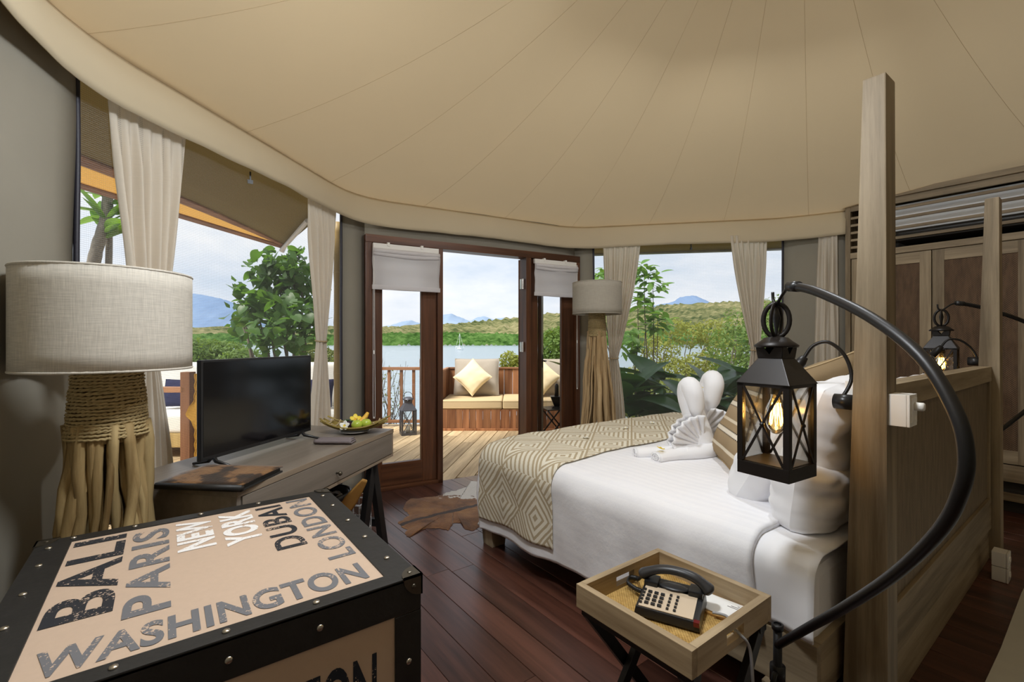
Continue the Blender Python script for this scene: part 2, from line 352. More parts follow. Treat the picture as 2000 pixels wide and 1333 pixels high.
# ------------------------------------------------------------------ geometry helpers
class MB:
    def __init__(s): s.v = []; s.f = []; s.uv = {}
    def add(s, vs, fs, uvs=None):
        b = len(s.v); s.v += [tuple(p) for p in vs]; s.f += [tuple(i+b for i in q) for q in fs]
        if uvs:
            for i, q in enumerate(uvs): s.uv[b+i] = q
        return s
    def box(s, lo, hi, M=None):
        x0, y0, z0 = lo; x1, y1, z1 = hi
        vs = [(x0, y0, z0), (x1, y0, z0), (x1, y1, z0), (x0, y1, z0), (x0, y0, z1), (x1, y0, z1), (x1, y1, z1), (x0, y1, z1)]
        if M is not None: vs = [tuple(M @ Vector(p)) for p in vs]
        return s.add(vs, [(0, 3, 2, 1), (4, 5, 6, 7), (0, 1, 5, 4), (1, 2, 6, 5), (2, 3, 7, 6), (3, 0, 4, 7)])
    def frustum(s, b0, z0, b1, z1):   # b = (x0,x1,y0,y1)
        vs = [(b0[0], b0[2], z0), (b0[1], b0[2], z0), (b0[1], b0[3], z0), (b0[0], b0[3], z0), (b1[0], b1[2], z1), (b1[1], b1[2], z1), (b1[1], b1[3], z1), (b1[0], b1[3], z1)]
        return s.add(vs, [(0, 3, 2, 1), (4, 5, 6, 7), (0, 1, 5, 4), (1, 2, 6, 5), (2, 3, 7, 6), (3, 0, 4, 7)])
    def bar(s, p, q, w, h=None, up=(0, 0, 1)):
        p = Vector(p); q = Vector(q); d = (q-p).normalized(); u = Vector(up)
        if abs(d.dot(u)) > .98: u = Vector((0, 1, 0))
        r = d.cross(u).normalized(); u = r.cross(d); h = h or w
        o = [(-1, -1), (1, -1), (1, 1), (-1, 1)]
        vs = [p+r*a*w/2+u*b*h/2 for a, b in o]+[q+r*a*w/2+u*b*h/2 for a, b in o]
        return s.add(vs, [(0, 3, 2, 1), (4, 5, 6, 7), (0, 1, 5, 4), (1, 2, 6, 5), (2, 3, 7, 6), (3, 0, 4, 7)])
    def tube(s, pts, rs, n=8, caps=True, squash=1.0):
        pts = [Vector(p) for p in pts]; m = len(pts)
        if isinstance(rs, (int, float)): rs = [rs]*m
        rings = []; prev = None
        for i, p in enumerate(pts):
            t = (pts[min(i+1, m-1)]-pts[max(i-1, 0)]).normalized()
            if prev is None:
                a = Vector((0, 0, 1)) if abs(t.z) < .9 else Vector((1, 0, 0)); nrm = t.cross(a).normalized()
            else: nrm = (prev-t*prev.dot(t)).normalized()
            prev = nrm; bn = t.cross(nrm)
            rings.append([p+(nrm*math.cos(2*PI*k/n)+bn*math.sin(2*PI*k/n)*squash)*rs[i] for k in range(n)])
        vs = [q for r in rings for q in r]; fs = []
        for i in range(m-1):
            for k in range(n): fs.append((i*n+k, i*n+(k+1) % n, (i+1)*n+(k+1) % n, (i+1)*n+k))
        if caps: fs += [tuple(range(n-1, -1, -1)), tuple(range((m-1)*n, m*n))]
        return s.add(vs, fs)
    def lathe(s, prof, n=24, c=(0, 0, 0), cap=True):
        vs = [(c[0]+r*math.cos(2*PI*k/n), c[1]+r*math.sin(2*PI*k/n), c[2]+z) for r, z in prof for k in range(n)]; fs = []
        for i in range(len(prof)-1):
            for k in range(n): fs.append((i*n+k, i*n+(k+1) % n, (i+1)*n+(k+1) % n, (i+1)*n+k))
        if cap:
            fs += [tuple(range(n-1, -1, -1)), tuple(range((len(prof)-1)*n, len(prof)*n))]
        return s.add(vs, fs)
    def grid(s, fn, nu, nv, closed_u=False):
        vs = []; uv = []
        for j in range(nv+1):
            for i in range(nu+(0 if closed_u else 1)):
                p = fn(i/nu, j/nv)
                if len(p) == 2 and not isinstance(p, Vector): vs.append(p[0]); uv.append(p[1])
                else: vs.append(tuple(p)); uv.append((i/nu, j/nv))
        w = nu if closed_u else nu+1; fs = []
        for j in range(nv):
            for i in range(nu):
                fs.append((j*w+i, j*w+(i+1) % w, (j+1)*w+(i+1) % w, (j+1)*w+i))
        return s.add(vs, fs, uv)
    def sphere(s, c, r, n=12, m=8, sq=(1, 1, 1)):
        prof = [(math.sin(PI*i/m), -math.cos(PI*i/m)) for i in range(m+1)]
        prof[0] = (.001, -1); prof[-1] = (.001, 1)
        vs = [(c[0]+r*sq[0]*a*math.cos(2*PI*k/n), c[1]+r*sq[1]*a*math.sin(2*PI*k/n), c[2]+r*sq[2]*z) for a, z in prof for k in range(n)]; fs = []
        for i in range(m):
            for k in range(n): fs.append((i*n+k, i*n+(k+1) % n, (i+1)*n+(k+1) % n, (i+1)*n+k))
        return s.add(vs, fs)
    def prism(s, poly, z0, z1):
        n = len(poly); vs = [(x, y, z0) for x, y in poly]+[(x, y, z1) for x, y in poly]
        fs = [tuple(range(n-1, -1, -1)), tuple(range(n, 2*n))]+[(k, (k+1) % n, n+(k+1) % n, n+k) for k in range(n)]
        return s.add(vs, fs)
    def mesh(s, name, mat, smooth=False, bevel=0., bseg=2, thick=0., subd=0):
        me = bpy.data.meshes.new(name); me.from_pydata(s.v, [], s.f)
        if s.uv:
            ul = me.uv_layers.new(name='UVMap')
            for lp in me.loops: ul.data[lp.index].uv = s.uv.get(lp.vertex_index, (0, 0))
        if bevel > 0:
            bm = bmesh.new(); bm.from_mesh(me)
            ed = [e for e in bm.edges if len(e.link_faces) == 2 and e.calc_face_angle(0) > rad(35)]
            bmesh.ops.bevel(bm, geom=ed, offset=bevel, segments=bseg, affect='EDGES', profile=.7, clamp_overlap=True)
            bm.to_mesh(me); bm.free()
        if smooth:
            me.polygons.foreach_set('use_smooth', [True]*len(me.polygons))
        if mat: me.materials.append(MATS[mat])
        me.update(); return me
    def build(s, name, mat, parent=None, smooth=False, bevel=0., loc=None, rot=None, thick=0., subd=0, label=None, bseg=2):
        me = s.mesh(name, mat, smooth, bevel, bseg)
        o = link(name, me, parent, loc, rot)
        if thick: md = o.modifiers.new('Solidify', 'SOLIDIFY'); md.thickness = thick; md.offset = 0
        if subd: md = o.modifiers.new('Subdivision', 'SUBSURF'); md.levels = subd; md.render_levels = subd
        if label: o['label'] = label
        return o
def link(name, me, parent=None, loc=None, rot=None):
    o = bpy.data.objects.new(name, me); COL.objects.link(o)
    if parent is not None: o.parent = parent
    if loc is not None: o.location = loc
    if rot is not None: o.rotation_euler = rot
    return o
def tag(o, label, cat, group=None):
    o['label'] = label; o['category'] = cat
    if group: o['group'] = group
    return o
def thing(name, label, cat, loc=(0, 0, 0), rz=0., group=None):
    o = link(name, None, None, loc, (0, 0, rz)); o.empty_display_size = .1
    return tag(o, label, cat, group)
def structure(o): o['kind'] = 'structure'; return o
def copy_tree(o, parent=None):
    c = o.copy(); COL.objects.link(c); c.parent = parent
    for ch in [x for x in bpy.data.objects if x.parent == o]: copy_tree(ch, c)
    return c
def nz(x, y=0., z=0.): return noise.noise(Vector((x, y, z)))
def lerp(a, b, t): return a+(b-a)*t
def interp(t, pts):
    if t <= pts[0][0]: return pts[0][1]
    for (a, va), (b, vb) in zip(pts, pts[1:]):
        if t <= b:
            k = (t-a)/(b-a); return va+(vb-va)*k
    return pts[-1][1]
def smooth_path(pts, n=8):
    pts = [Vector(p) for p in pts]; out = []
    for i in range(len(pts)-1):
        p0 = pts[max(i-1, 0)]; p1 = pts[i]; p2 = pts[i+1]; p3 = pts[min(i+2, len(pts)-1)]
        for k in range(n):
            t = k/n
            out.append(.5*((2*p1)+(p2-p0)*t+(2*p0-5*p1+4*p2-p3)*t*t+(3*p1-p0-3*p2+p3)*t*t*t))
    out.append(pts[-1]); return out
def RZ(a, loc=(0, 0, 0)): return Matrix.Translation(loc) @ Matrix.Rotation(a, 4, 'Z')
# ------------------------------------------------------------------ the tent: plan
P = [(-.50, -.5), (-.47, 1.75), (-.43, 2.12), (-.275, 2.515), (1.182, 3.861), (1.383, 3.95), (3.575, 3.63), (3.71, 3.47), (4.955, 2.083), (5.11, 1.63), (5.75, 1.5), (5.75, -.8), (3.9, -2.2), (.9, -2.2)]
Q = P[:9]+[(5.20, 1.5), (5.30, 1.0), (5.75, .4)]+P[11:]
APEX = Vector((2.5, .97, 4.15))
def inside(p, poly):
    x, y = p; c = False; n = len(poly)
    for i in range(n):
        x1, y1 = poly[i]; x2, y2 = poly[(i+1) % n]
        if (y1 > y) != (y2 > y) and x < (x2-x1)*(y-y1)/(y2-y1)+x1: c = not c
    return c
def yrange(x, poly):
    ys = []
    for i in range(len(poly)):
        x1, y1 = poly[i]; x2, y2 = poly[(i+1) % len(poly)]
        if (x1 > x) != (x2 > x): ys.append(y1+(y2-y1)*(x-x1)/(x2-x1))
    return (min(ys), max(ys)) if ys else None
def inset(p, d):
    v = Vector((APEX.x-p[0], APEX.y-p[1])); v.normalize(); return (p[0]+v.x*d, p[1]+v.y*d)

# floor: dark red planks along Y
fl = MB(); fl.prism([inset(p, .12) for p in P], -.10, -.0225)
floor = structure(fl.build('floor', 'soil'))
PW = .1428; x = 1.30-13*PW
while x < 5.74:
    x0, x1 = x+.0012, x+PW-.0012
    a, b = yrange(x0, P), yrange(x1, P)
    if a and b:
        ys = [None]; t = max(a[0], b[0])+R_.uniform(.6, 2.2)
        while t < min(a[1], b[1])-.5: ys.append(t); t += R_.uniform(1.5, 2.4)
        ys.append(None)
        for k in range(len(ys)-1):
            l0 = a[0] if ys[k] is None else ys[k]+.001; l1 = b[0] if ys[k] is None else ys[k]+.001
            h0 = a[1] if ys[k+1] is None else ys[k+1]-.001; h1 = b[1] if ys[k+1] is None else ys[k+1]-.001
            m = MB(); cy = (l0+h0)/2
            m.prism([(x0-x, l0-cy), (x1-x, l1-cy), (x1-x, h1-cy), (x0-x, h0-cy)], -.022, 0)
            m.build('plank', 'floor_wood', floor, bevel=.0012, bseg=1, loc=(x, cy, R_.uniform(-.0006, .0006)))
    x += PW
sl = MB(); sl.prism([(1.6, -1.6), (5.0, -1.6), (5.0, .33), (4.2, .325), (3.5, .334), (2.8, .326), (2.2, .332), (1.6, .328)], .0015, .014)
structure(sl.build('floor_screed', 'pale_floor'))

# deck outside: pale planks at 45 degrees
dk = MB()
dk.prism([W(-5.2, 3.3), W(-5.2, 7.65), W(1.55, 7.9), W(1.55, 5.2), (3.6, 3.70), (1.38, 4.02), (1.16, 3.93), (-.36, 2.6)], -.30, -.10)
deck = structure(dk.build('deck', 'rail_wood'))
def in_deck(p):
    r = p[0]*CA-p[1]*SA; f = p[0]*SA+p[1]*CA
    if not (-5.2 < r < 1.55 and f < (7.42 if r < -1.3 else 7.85)): return False
    return not inside(inset(p, .05), P) and f > 2.4
DW = .165; k = -24; S2 = math.sqrt(.5)
while k < 30:
    c = -1.257+k*DW; pts = []
    s = 0.
    runs = []; cur = None
    while s < 11:
        p = ((s+c)*S2, (s-c)*S2)
        if in_deck(p):
            if cur is None: cur = [s, s]
            cur[1] = s
        elif cur: runs.append(cur); cur = None
        s += .04
    for s0, s1 in runs:
        if s1-s0 < .15: continue
        cuts = [s0]; t = s0+R_.uniform(1.2, 3.4)
        while t < s1-.5: cuts.append(t); t += R_.uniform(2., 3.4)
        cuts.append(s1)
        for a, b in zip(cuts, cuts[1:]):
            m = MB(); L = b-a-.004; m.box((-L/2, -DW/2+.004, -.03), (L/2, DW/2-.004, 0))
            mid = (a+b)/2
            m.build('plank', 'deck_wood', deck, bevel=.002, bseg=1, loc=((mid+c)*S2, (mid-c)*S2, -.026+R_.uniform(-.001, .001)), rot=(0, 0, PI/4))
    k += 1

# canvas walls
def wall(name, pts, z0=0., z1=2.56, wav=.012, seg=.12):
    pl = [Vector((*p, 0)) for p in pts]; path = []
    for a, b in zip(pl, pl[1:]):
        n = max(1, int((b-a).length/seg))
        path += [a+(b-a)*i/n for i in range(n)]
    path.append(pl[-1]); n = len(path)-1
    def fn(u, v):
        p = path[min(n, int(round(u*n)))]; z = lerp(z0, z1, v)
        o = wav*nz(p.x*2.1+3, p.y*2.1, z*1.3)*2
        d = Vector((p.x-APEX.x, p.y-APEX.y, 0)).normalized()
        return (p.x+d.x*o, p.y+d.y*o, z)
    m = MB(); m.grid(fn, n, 20)
    return structure(m.build(name, 'canvas_wall', smooth=True, thick=.004))
wl = wall('wall_left', P[:3]+[inset(P[3], -.008)])
for (x_, y_) in ((-.463, 1.55), (-.425, 2.24)):
    m = MB()
    for dx in (0, .012): m.bar((x_+.012, y_+dx, .0), (x_+.016+.004*dx, y_+dx+.01, 2.5), .002, .002)
    m.build('seam', 'seam_thread', wl)
wall('wall_front', [inset(P[4], -.03), P[5]], wav=.004)
wall('wall_front', [P[6], inset(P[7], -.03)], wav=.004)
wall('wall_front', [P[5], P[6]], 2.2, 2.56, wav=.004)
wall('wall_right', [inset(P[8], -.03), inset(P[9], -.05), P[10], P[11]], z1=2.42, wav=.006)
wall('wall_back', [P[11], P[12], P[13], P[0]])

# insect screens with zips
def screen(name, a, b):
    A = Vector((*a, 0)); B = Vector((*b, 0)); L = (B-A).length
    m = MB(); m.grid(lambda u, v: ((*(A+(B-A)*u).xy, v*2.5), (u*L, v*2.5)), 1, 1)
    o = structure(m.build(name, 'screen_mesh'))
    d = (B-A).normalized()
    for e, sgn in ((A, 1), (B, -1)):
        z = MB(); pts = []
        for i in range(27):
            zz = i*.094; q = e+d*sgn*(.006+.007*nz(zz*1.7, e.x)); pts.append((q.x-.0*d.y, q.y, zz))
        z.tube(pts, .011, 6); z.build('zip', 'zip_black', o, smooth=True)
    return o
screen('window_1', inset(P[3], -.008), inset(P[4], -.03)); screen('window_2', inset(P[7], -.03), inset(P[8], -.03))

# roof lining in radial panels
ceiling = structure(link('ceiling', None, None, APEX)); ceiling.empty_display_size = .2
def ring_pt(th):
    d = Vector((math.cos(th), math.sin(th))); best = None
    for i in range(len(Q)):
        a = Vector(Q[i]); b = Vector(Q[(i+1) % len(Q)]); e = b-a; w = a-APEX.xy
        den = d.x*e.y-d.y*e.x
        if abs(den) < 1e-9: continue
        t = (w.x*e.y-w.y*e.x)/den; s_ = (w.x*d.y-w.y*d.x)/den
        if t > 0 and -1e-6 <= s_ <= 1+1e-6 and (best is None or t > best): best = t
    return best
def ring_s(th):                       # softened corners
    return sum(ring_pt(th+rad(k)) for k in (-4, -2, 0, 2, 4))/5
NP = 22; TH0 = rad(3.5)
def roof_pt(th, t, sag=0.):
    r = ring_s(th)*(1-t); g = .50*t+.50*t*t
    z = 2.53+(APEX.z-2.53)*g-sag*math.sin(PI*min(1, t*1.15))-.05*math.sin(PI*t)
    return Vector((math.cos(th)*r, math.sin(th)*r, z-APEX.z))
for k in range(NP):
    t0 = TH0+2*PI*k/NP; dt = 2*PI/NP
    m = MB(); m.grid(lambda u, v: tuple(roof_pt(t0+u*dt, v*.995, (.003)*math.sin(PI*u))+Vector((0, 0, .004*math.sin(PI*u)*nz(u*5+k*3, v*9)))), 8, 22)
    m.build('panel', 'canvas_roof', ceiling, smooth=True)
    s = MB(); s.tube([roof_pt(t0, i/24)-Vector((0, 0, .002)) for i in range(25)], .0008, 4); s.build('seam', 'seam_thread', ceiling)

# valance hanging under the roof edge
def valance():
    n = 300; pts = []
    a0, a1 = math.atan2(-2.2-APEX.y, .9-APEX.x)+2*PI, math.atan2(1.60-APEX.y, 5.11-APEX.x)+0.0
    for i in range(n+1):
        th = a0+(a1-a0)*i/n; r = ring_s(th)-.07; pts.append((th, r))
    def fn(u, v):
        th, r = pts[min(n, int(round(u*n)))]
        z = lerp(2.535, 2.29+.006*math.sin(th*9)+.004*nz(th*14), v)
        r2 = r-.012*math.sin(PI*v)+.012*v*nz(th*11, v*1.5)+.07*(1-v)**2
        return (APEX.x+math.cos(th)*r2, APEX.y+math.sin(th)*r2, z)
    m = MB(); m.grid(fn, n, 8); o = structure(m.build('trim_1', 'canvas_valance', smooth=True, thick=.004))
    m = MB(); m.tube([Vector(fn(i/n, 0))+Vector((0, 0, 0)) for i in range(n+1)], .006, 5); m.build('seam', 'seam_thread', o)
valance()
# little dark toggles under the valance
for px, z in (((.415, 3.155), 2.27), ((4.35, 2.72), 2.27)):
    m = MB(); m.bar((*px, 2.31), (*px, z-.01), .008); m.box((px[0]-.014, px[1]-.005, z-.03), (px[0]+.014, px[1]+.005, z-.008))
    tag(m.build('screen_toggle', 'black_plastic'), 'small dark toggle under the valance '+('over the left screen' if px[0] < 1 else 'over the right screen'), 'toggle')

# ------------------------------------------------------------------ timber door set
DA = (1.383, 3.95); DANG = rad(-8.306); DL = 2.245
door = structure(link('door_1', None, None, (*DA, 0), (0, 0, DANG))); door.empty_display_size = .2
def DW_(x, y, z):
    v = RZ(DANG, (*DA, 0)) @ Vector((x, y, z)); return tuple(v)
def dpart(name, lo, hi, h=False, par=door, b=.004):
    m = MB(); m.box(lo, hi); return m.build(name, 'door_wood_h' if h else 'door_wood', par, bevel=b)
for x0, x1 in ((-.005, .05), (.638, .688), (1.573, 1.632), (2.19, DL)): dpart('jamb', (x0, -.06, 0), (x1, .07, 2.145))
dpart('head', (-.005, -.062, 2.145), (DL, .072, 2.212), True)
dpart('sill', (-.005, -.06, 0), (.688, .09, .03), True); dpart('sill', (1.573, -.06, 0), (DL, .09, .03), True)
def leaf(x0, s0, s1, x1, par, loc=(0, 0, 0), rz=0., mats=('door_wood', 'door_wood_h'), y0=-.025, y1=.025):
    m = MB(); m.box((x0, y0, .032), (s0, y1, 2.143)); m.box((s1, y0, .032), (x1, y1, 2.143))
    lf = m.build('door_leaf', mats[0], par, bevel=.003, loc=loc, rot=(0, 0, rz))
    for z0, z1, nm in ((.032, .225, 'bottom_rail'), (2.02, 2.143, 'top_rail')):
        q = MB(); q.box((s0, y0+.002, z0), (s1, y1-.002, z1)); q.build(nm, mats[1], lf, bevel=.003)
    q = MB()
    for a, b in (((s0, .225), (s0+.012, 2.02)), ((s1-.012, .225), (s1, 2.02))): q.box((a[0], y0+.008, a[1]), (b[0], y1-.008, b[1]))
    q.build('glazing_bead', mats[0], lf)
    q = MB(); q.box((s0, -.003, .225), (s1, .003, 2.02)); q.build('pane', 'pane_glass', lf)
    return lf
leaf(.052, .134, .506, .636, door)
leaf(1.634, 1.722, 2.047, 2.188, door)
ol = leaf(0, .095, .765, .86, door, (1.590, .085, 0), rad(43.3))
for z in (.20, 1.24, 1.88):
    m = MB(); m.box((1.545, -.012, z-.05), (1.574, -.006+.03, z+.05)); m.tube([(1.560, -.016, z-.052), (1.560, -.016, z+.052)], .007, 8)
    for dz in (-.035, 0, .035): m.sphere((1.567, -.013, z+dz), .004, 6, 4)
    m.build('hinge', 'steel', door, bevel=.001)
m = MB(); m.box((.80, -.032, .98), (.83, .032, 1.14)); m.tube([(.815, -.03, 1.06), (.815, -.07, 1.06), (.73, -.072, 1.06)], .009, 8); m.tube([(.815, .03, 1.06), (.815, .07, 1.06), (.73, .072, 1.06)], .009, 8)
m.build('handle', 'black_metal', ol)

# roman blinds
def blind(x0, x1, zt, zb, cordx, cordz, lab):
    t = thing('roman_blind', lab, 'blind', DW_((x0+x1)/2, -.075, zt), DANG, 'white roman blinds on the door glass')
    w = (x1-x0)/2; h = zt-zb
    m = MB(); m.box((-w+.005, -.02, -.045), (w-.005, .012, 0)); m.build('head_rail', 'white_plastic', t, bevel=.004)
    for s in (-.55, .45): m = MB(); m.box((w*s-.01, -.026, -.02), (w*s+.012, .012, .012)); m.build('bracket', 'white_plastic', t, bevel=.002)
    def fn(u, v):
        z = -.045-v*(h-.045); y = -.022-.010*math.sin(PI*v*3.0)**2*(1 if v < .35 else .25)-.012*nz(u*2.3, v*2.1+x0)
        return ((u*2-1)*w*(1+.012*math.sin(v*7)), y, z-(.008*math.sin(PI*u)))
    m = MB(); m.grid(fn, 20, 26); m.build('cloth', 'blind_cloth', t, smooth=True, thick=.004)
    for k, dy in ((0, -.040), (1, -.034)):
        m = MB(); m.grid(lambda u, v: ((u*2-1)*w*.99, dy-.010*math.sin(PI*v)-.006*nz(u*3, k), -.05-.022*k-.035*v-.012*math.sin(PI*u)*k), 16, 5); m.build('fold', 'blind_cloth', t, smooth=True, thick=.004)
    m = MB(); m.box((-w-.004, -.034, -h-.006), (w+.004, -.016, -h+.032)); m.build('hem_bar', 'white_plastic' if 0 else 'blind_cloth', t, bevel=.004)
    cx = cordx-(x0+x1)/2; L = zt-cordz
    m = MB(); pts = [(cx-.006, -.03, -.03), (cx-.007, -.032, -L*.5), (cx-.008, -.032, -L+.06), (cx, -.032, -L), (cx+.009, -.032, -L+.06), (cx+.005, -.032, -L*.5), (cx+.004, -.03, -.03)]
    m.tube(smooth_path(pts, 6), .0022, 5); m.tube([(cx, -.032, -L*.62), (cx, -.032, -L*.62-.03)], .005, 6); m.build('cord', 'white_cord', t)
blind(.046, .640, 2.135, 1.745, .056, .66, 'wider white roman blind half drawn on the left door leaf')
blind(1.650, 2.178, 2.135, 1.765, 2.172, .80, 'narrower white roman blind on the right door leaf behind the lamp')

# ------------------------------------------------------------------ awnings outside
def awning(name, lab, inner, outer, zi, zo, strips):
    # inner / outer : two plan points each (left,right)
    t = thing(name, lab, 'awning', (*inner[0], zi))
    o0 = Vector((*inner[0], zi))
    def pt(u, v):
        a = Vector((*inner[0], 0)).lerp(Vector((*inner[1], 0)), u); b = Vector((*outer[0], 0)).lerp(Vector((*outer[1], 0)), u)
        p = a.lerp(b, v); p.z = lerp(zi, zo, v)-.05*math.sin(PI*v)*0.6; return p-o0
    v0 = 0.
    for va, vb, mat, nm in strips:
        m = MB(); m.grid(lambda u, v: tuple(pt(u, lerp(va(u), vb(u), v))), 14, 6); m.build(nm, mat, t, smooth=True, thick=.006 if nm != 'board' else .03)
    return t
K = lambda v: (lambda u: v)
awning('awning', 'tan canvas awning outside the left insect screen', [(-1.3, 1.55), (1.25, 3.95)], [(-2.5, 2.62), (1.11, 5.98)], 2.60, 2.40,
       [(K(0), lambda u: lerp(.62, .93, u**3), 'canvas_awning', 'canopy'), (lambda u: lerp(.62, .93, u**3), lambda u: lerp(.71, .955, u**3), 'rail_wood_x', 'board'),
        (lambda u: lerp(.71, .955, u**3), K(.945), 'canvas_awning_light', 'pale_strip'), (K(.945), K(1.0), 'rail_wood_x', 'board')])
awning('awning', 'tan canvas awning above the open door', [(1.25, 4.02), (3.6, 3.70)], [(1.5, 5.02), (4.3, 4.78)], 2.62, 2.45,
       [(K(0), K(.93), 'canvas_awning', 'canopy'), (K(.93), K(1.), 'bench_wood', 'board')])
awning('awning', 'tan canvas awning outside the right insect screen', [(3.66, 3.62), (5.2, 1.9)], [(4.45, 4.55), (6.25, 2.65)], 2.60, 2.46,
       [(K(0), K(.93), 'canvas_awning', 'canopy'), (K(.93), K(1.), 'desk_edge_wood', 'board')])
m = MB(); a = Vector((*W(-1.94, 4.40), 2.44)); b = Vector((1.10, 5.93, 2.36)); m.tube([a, b], .022, 10); m.tube([b-Vector((.0, 0, .02)), b+Vector((.02, .0, .03))], .03, 8)
tag(m.build('awning_strut', 'white_wire'), 'pale metal strut propping the left awning corner', 'pole')
t = thing('bamboo_pole', 'thick bamboo pole standing outside beside the door', 'pole', (*W(-1.735, 4.62), -.02))
m = MB(); m.tube([(0, 0, z/10) for z in range(0, 26)], [.036+(.004 if z % 5 == 0 else 0) for z in range(0, 26)], 12); m.build('cane', 'bamboo', t, smooth=True)
for z in (.5, 1.0, 1.5, 2.0):
    m = MB(); m.lathe([(.037, -.006), (.042, 0), (.037, .006)], 12, (0, 0, z)); m.build('node_ring', 'bamboo', t, smooth=True)
# ------------------------------------------------------------------ curtains
def curtain(lab, a, b, zt, tie, ztie, wtie, bot, wbot, zb=.03, pleats=9, seed=0, depth=.03, straight=False):
    a, b, tie, bot = [inset(q_, -.008) for q_ in (a, b, tie, bot)]
    a = Vector((*a, 0)); b = Vector((*b, 0)); d = (b-a).normalized(); n = Vector((-d.y, d.x, 0)); c0 = (a+b)/2; L = (b-a).length
    tie = Vector((*tie, 0)); bot = Vector((*bot, 0))
    t = thing('curtain', lab, 'curtain', (c0.x, c0.y, zb), 0., 'cream tied curtains by the screens')
    o = Vector((c0.x, c0.y, zb))
    def fn(u, v):
        z = lerp(zt, zb, v)
        if straight: c = c0.lerp(bot, v); w = lerp(L, wbot, v); amp = depth
        elif z > ztie:
            k = (zt-z)/(zt-ztie); kk = (k**1.5)*.8+.2*k
            c = c0.lerp(tie, kk); w = lerp(L, wtie, kk); amp = lerp(depth, .018, kk)
        else:
            k = (ztie-z)/(ztie-zb); kk = min(1, k*1.25); kk = 1-(1-kk)**1.6
            c = tie.lerp(bot, kk); w = lerp(wtie, wbot, kk); amp = lerp(.018, depth*1.1, kk)
        uu = u-.5
        ph = 2*PI*pleats*u+1.3*nz(u*4+seed, z*.5)
        off = amp*(math.sin(ph)+.5*math.sin(ph*.53+seed))+.012*nz(u*6+seed*3, z*2.2)
        off -= .012*max(0, 1-(zt-z)/.3)*0
        p = c+d*(uu*w+.008*nz(u*9, z*1.5+seed))+n*off*-1*(min(1, .10+(zt-z)/.32))
        return (p.x-o.x, p.y-o.y, z-o.z)
    m = MB(); m.grid(fn, 110, 60); m.build('cloth', 'curtain_cloth', t, smooth=True, thick=.003)
    if not straight:
        m = MB(); pts = []
        for i in range(17):
            an = 2*PI*i/16; p = tie+d*math.cos(an)*(wtie/2+.008)+n*math.sin(an)*.034
            pts.append((p.x-o.x, p.y-o.y, ztie-o.z+.004*math.sin(an)))
        m.tube(pts, .006, 6); m.build('tie_back', 'rope_pale', t, smooth=True)
def ins(p): return inset(p, .02)
curtain('cream curtain behind the near driftwood lamp and television', (-.18, 2.60), (.10, 2.86), 2.36, (-.045, 2.69), 1.20, .095, (-.02, 2.71), .22, pleats=7, seed=1, depth=.022)
curtain('cream tied curtain between the television and the door', (.83, 3.53), (1.10, 3.77), 2.36, (.945, 3.615), 1.30, .085, (.93, 3.60), .26, pleats=8, seed=4, depth=.026)
curtain('cream tied curtain behind the lamp at the foot of the bed', (3.735, 3.36), (3.99, 3.07), 2.36, (3.80, 3.27), 1.12, .085, (3.80, 3.27), .26, pleats=7, seed=7, depth=.026)
curtain('cream tied curtain right of the mountain view, behind the hanging lantern', (4.55, 2.41), (4.80, 2.17), 2.36, (4.735, 2.255), 1.21, .075, (4.73, 2.25), .24, pleats=7, seed=9, depth=.026)
curtain('cream curtain hanging loose beside the wardrobe', (5.03, 1.80), (5.07, 1.66), 2.36, (5.05, 1.72), 1.2, .1, (5.045, 1.75), .24, pleats=3, seed=12, straight=True, depth=.02)

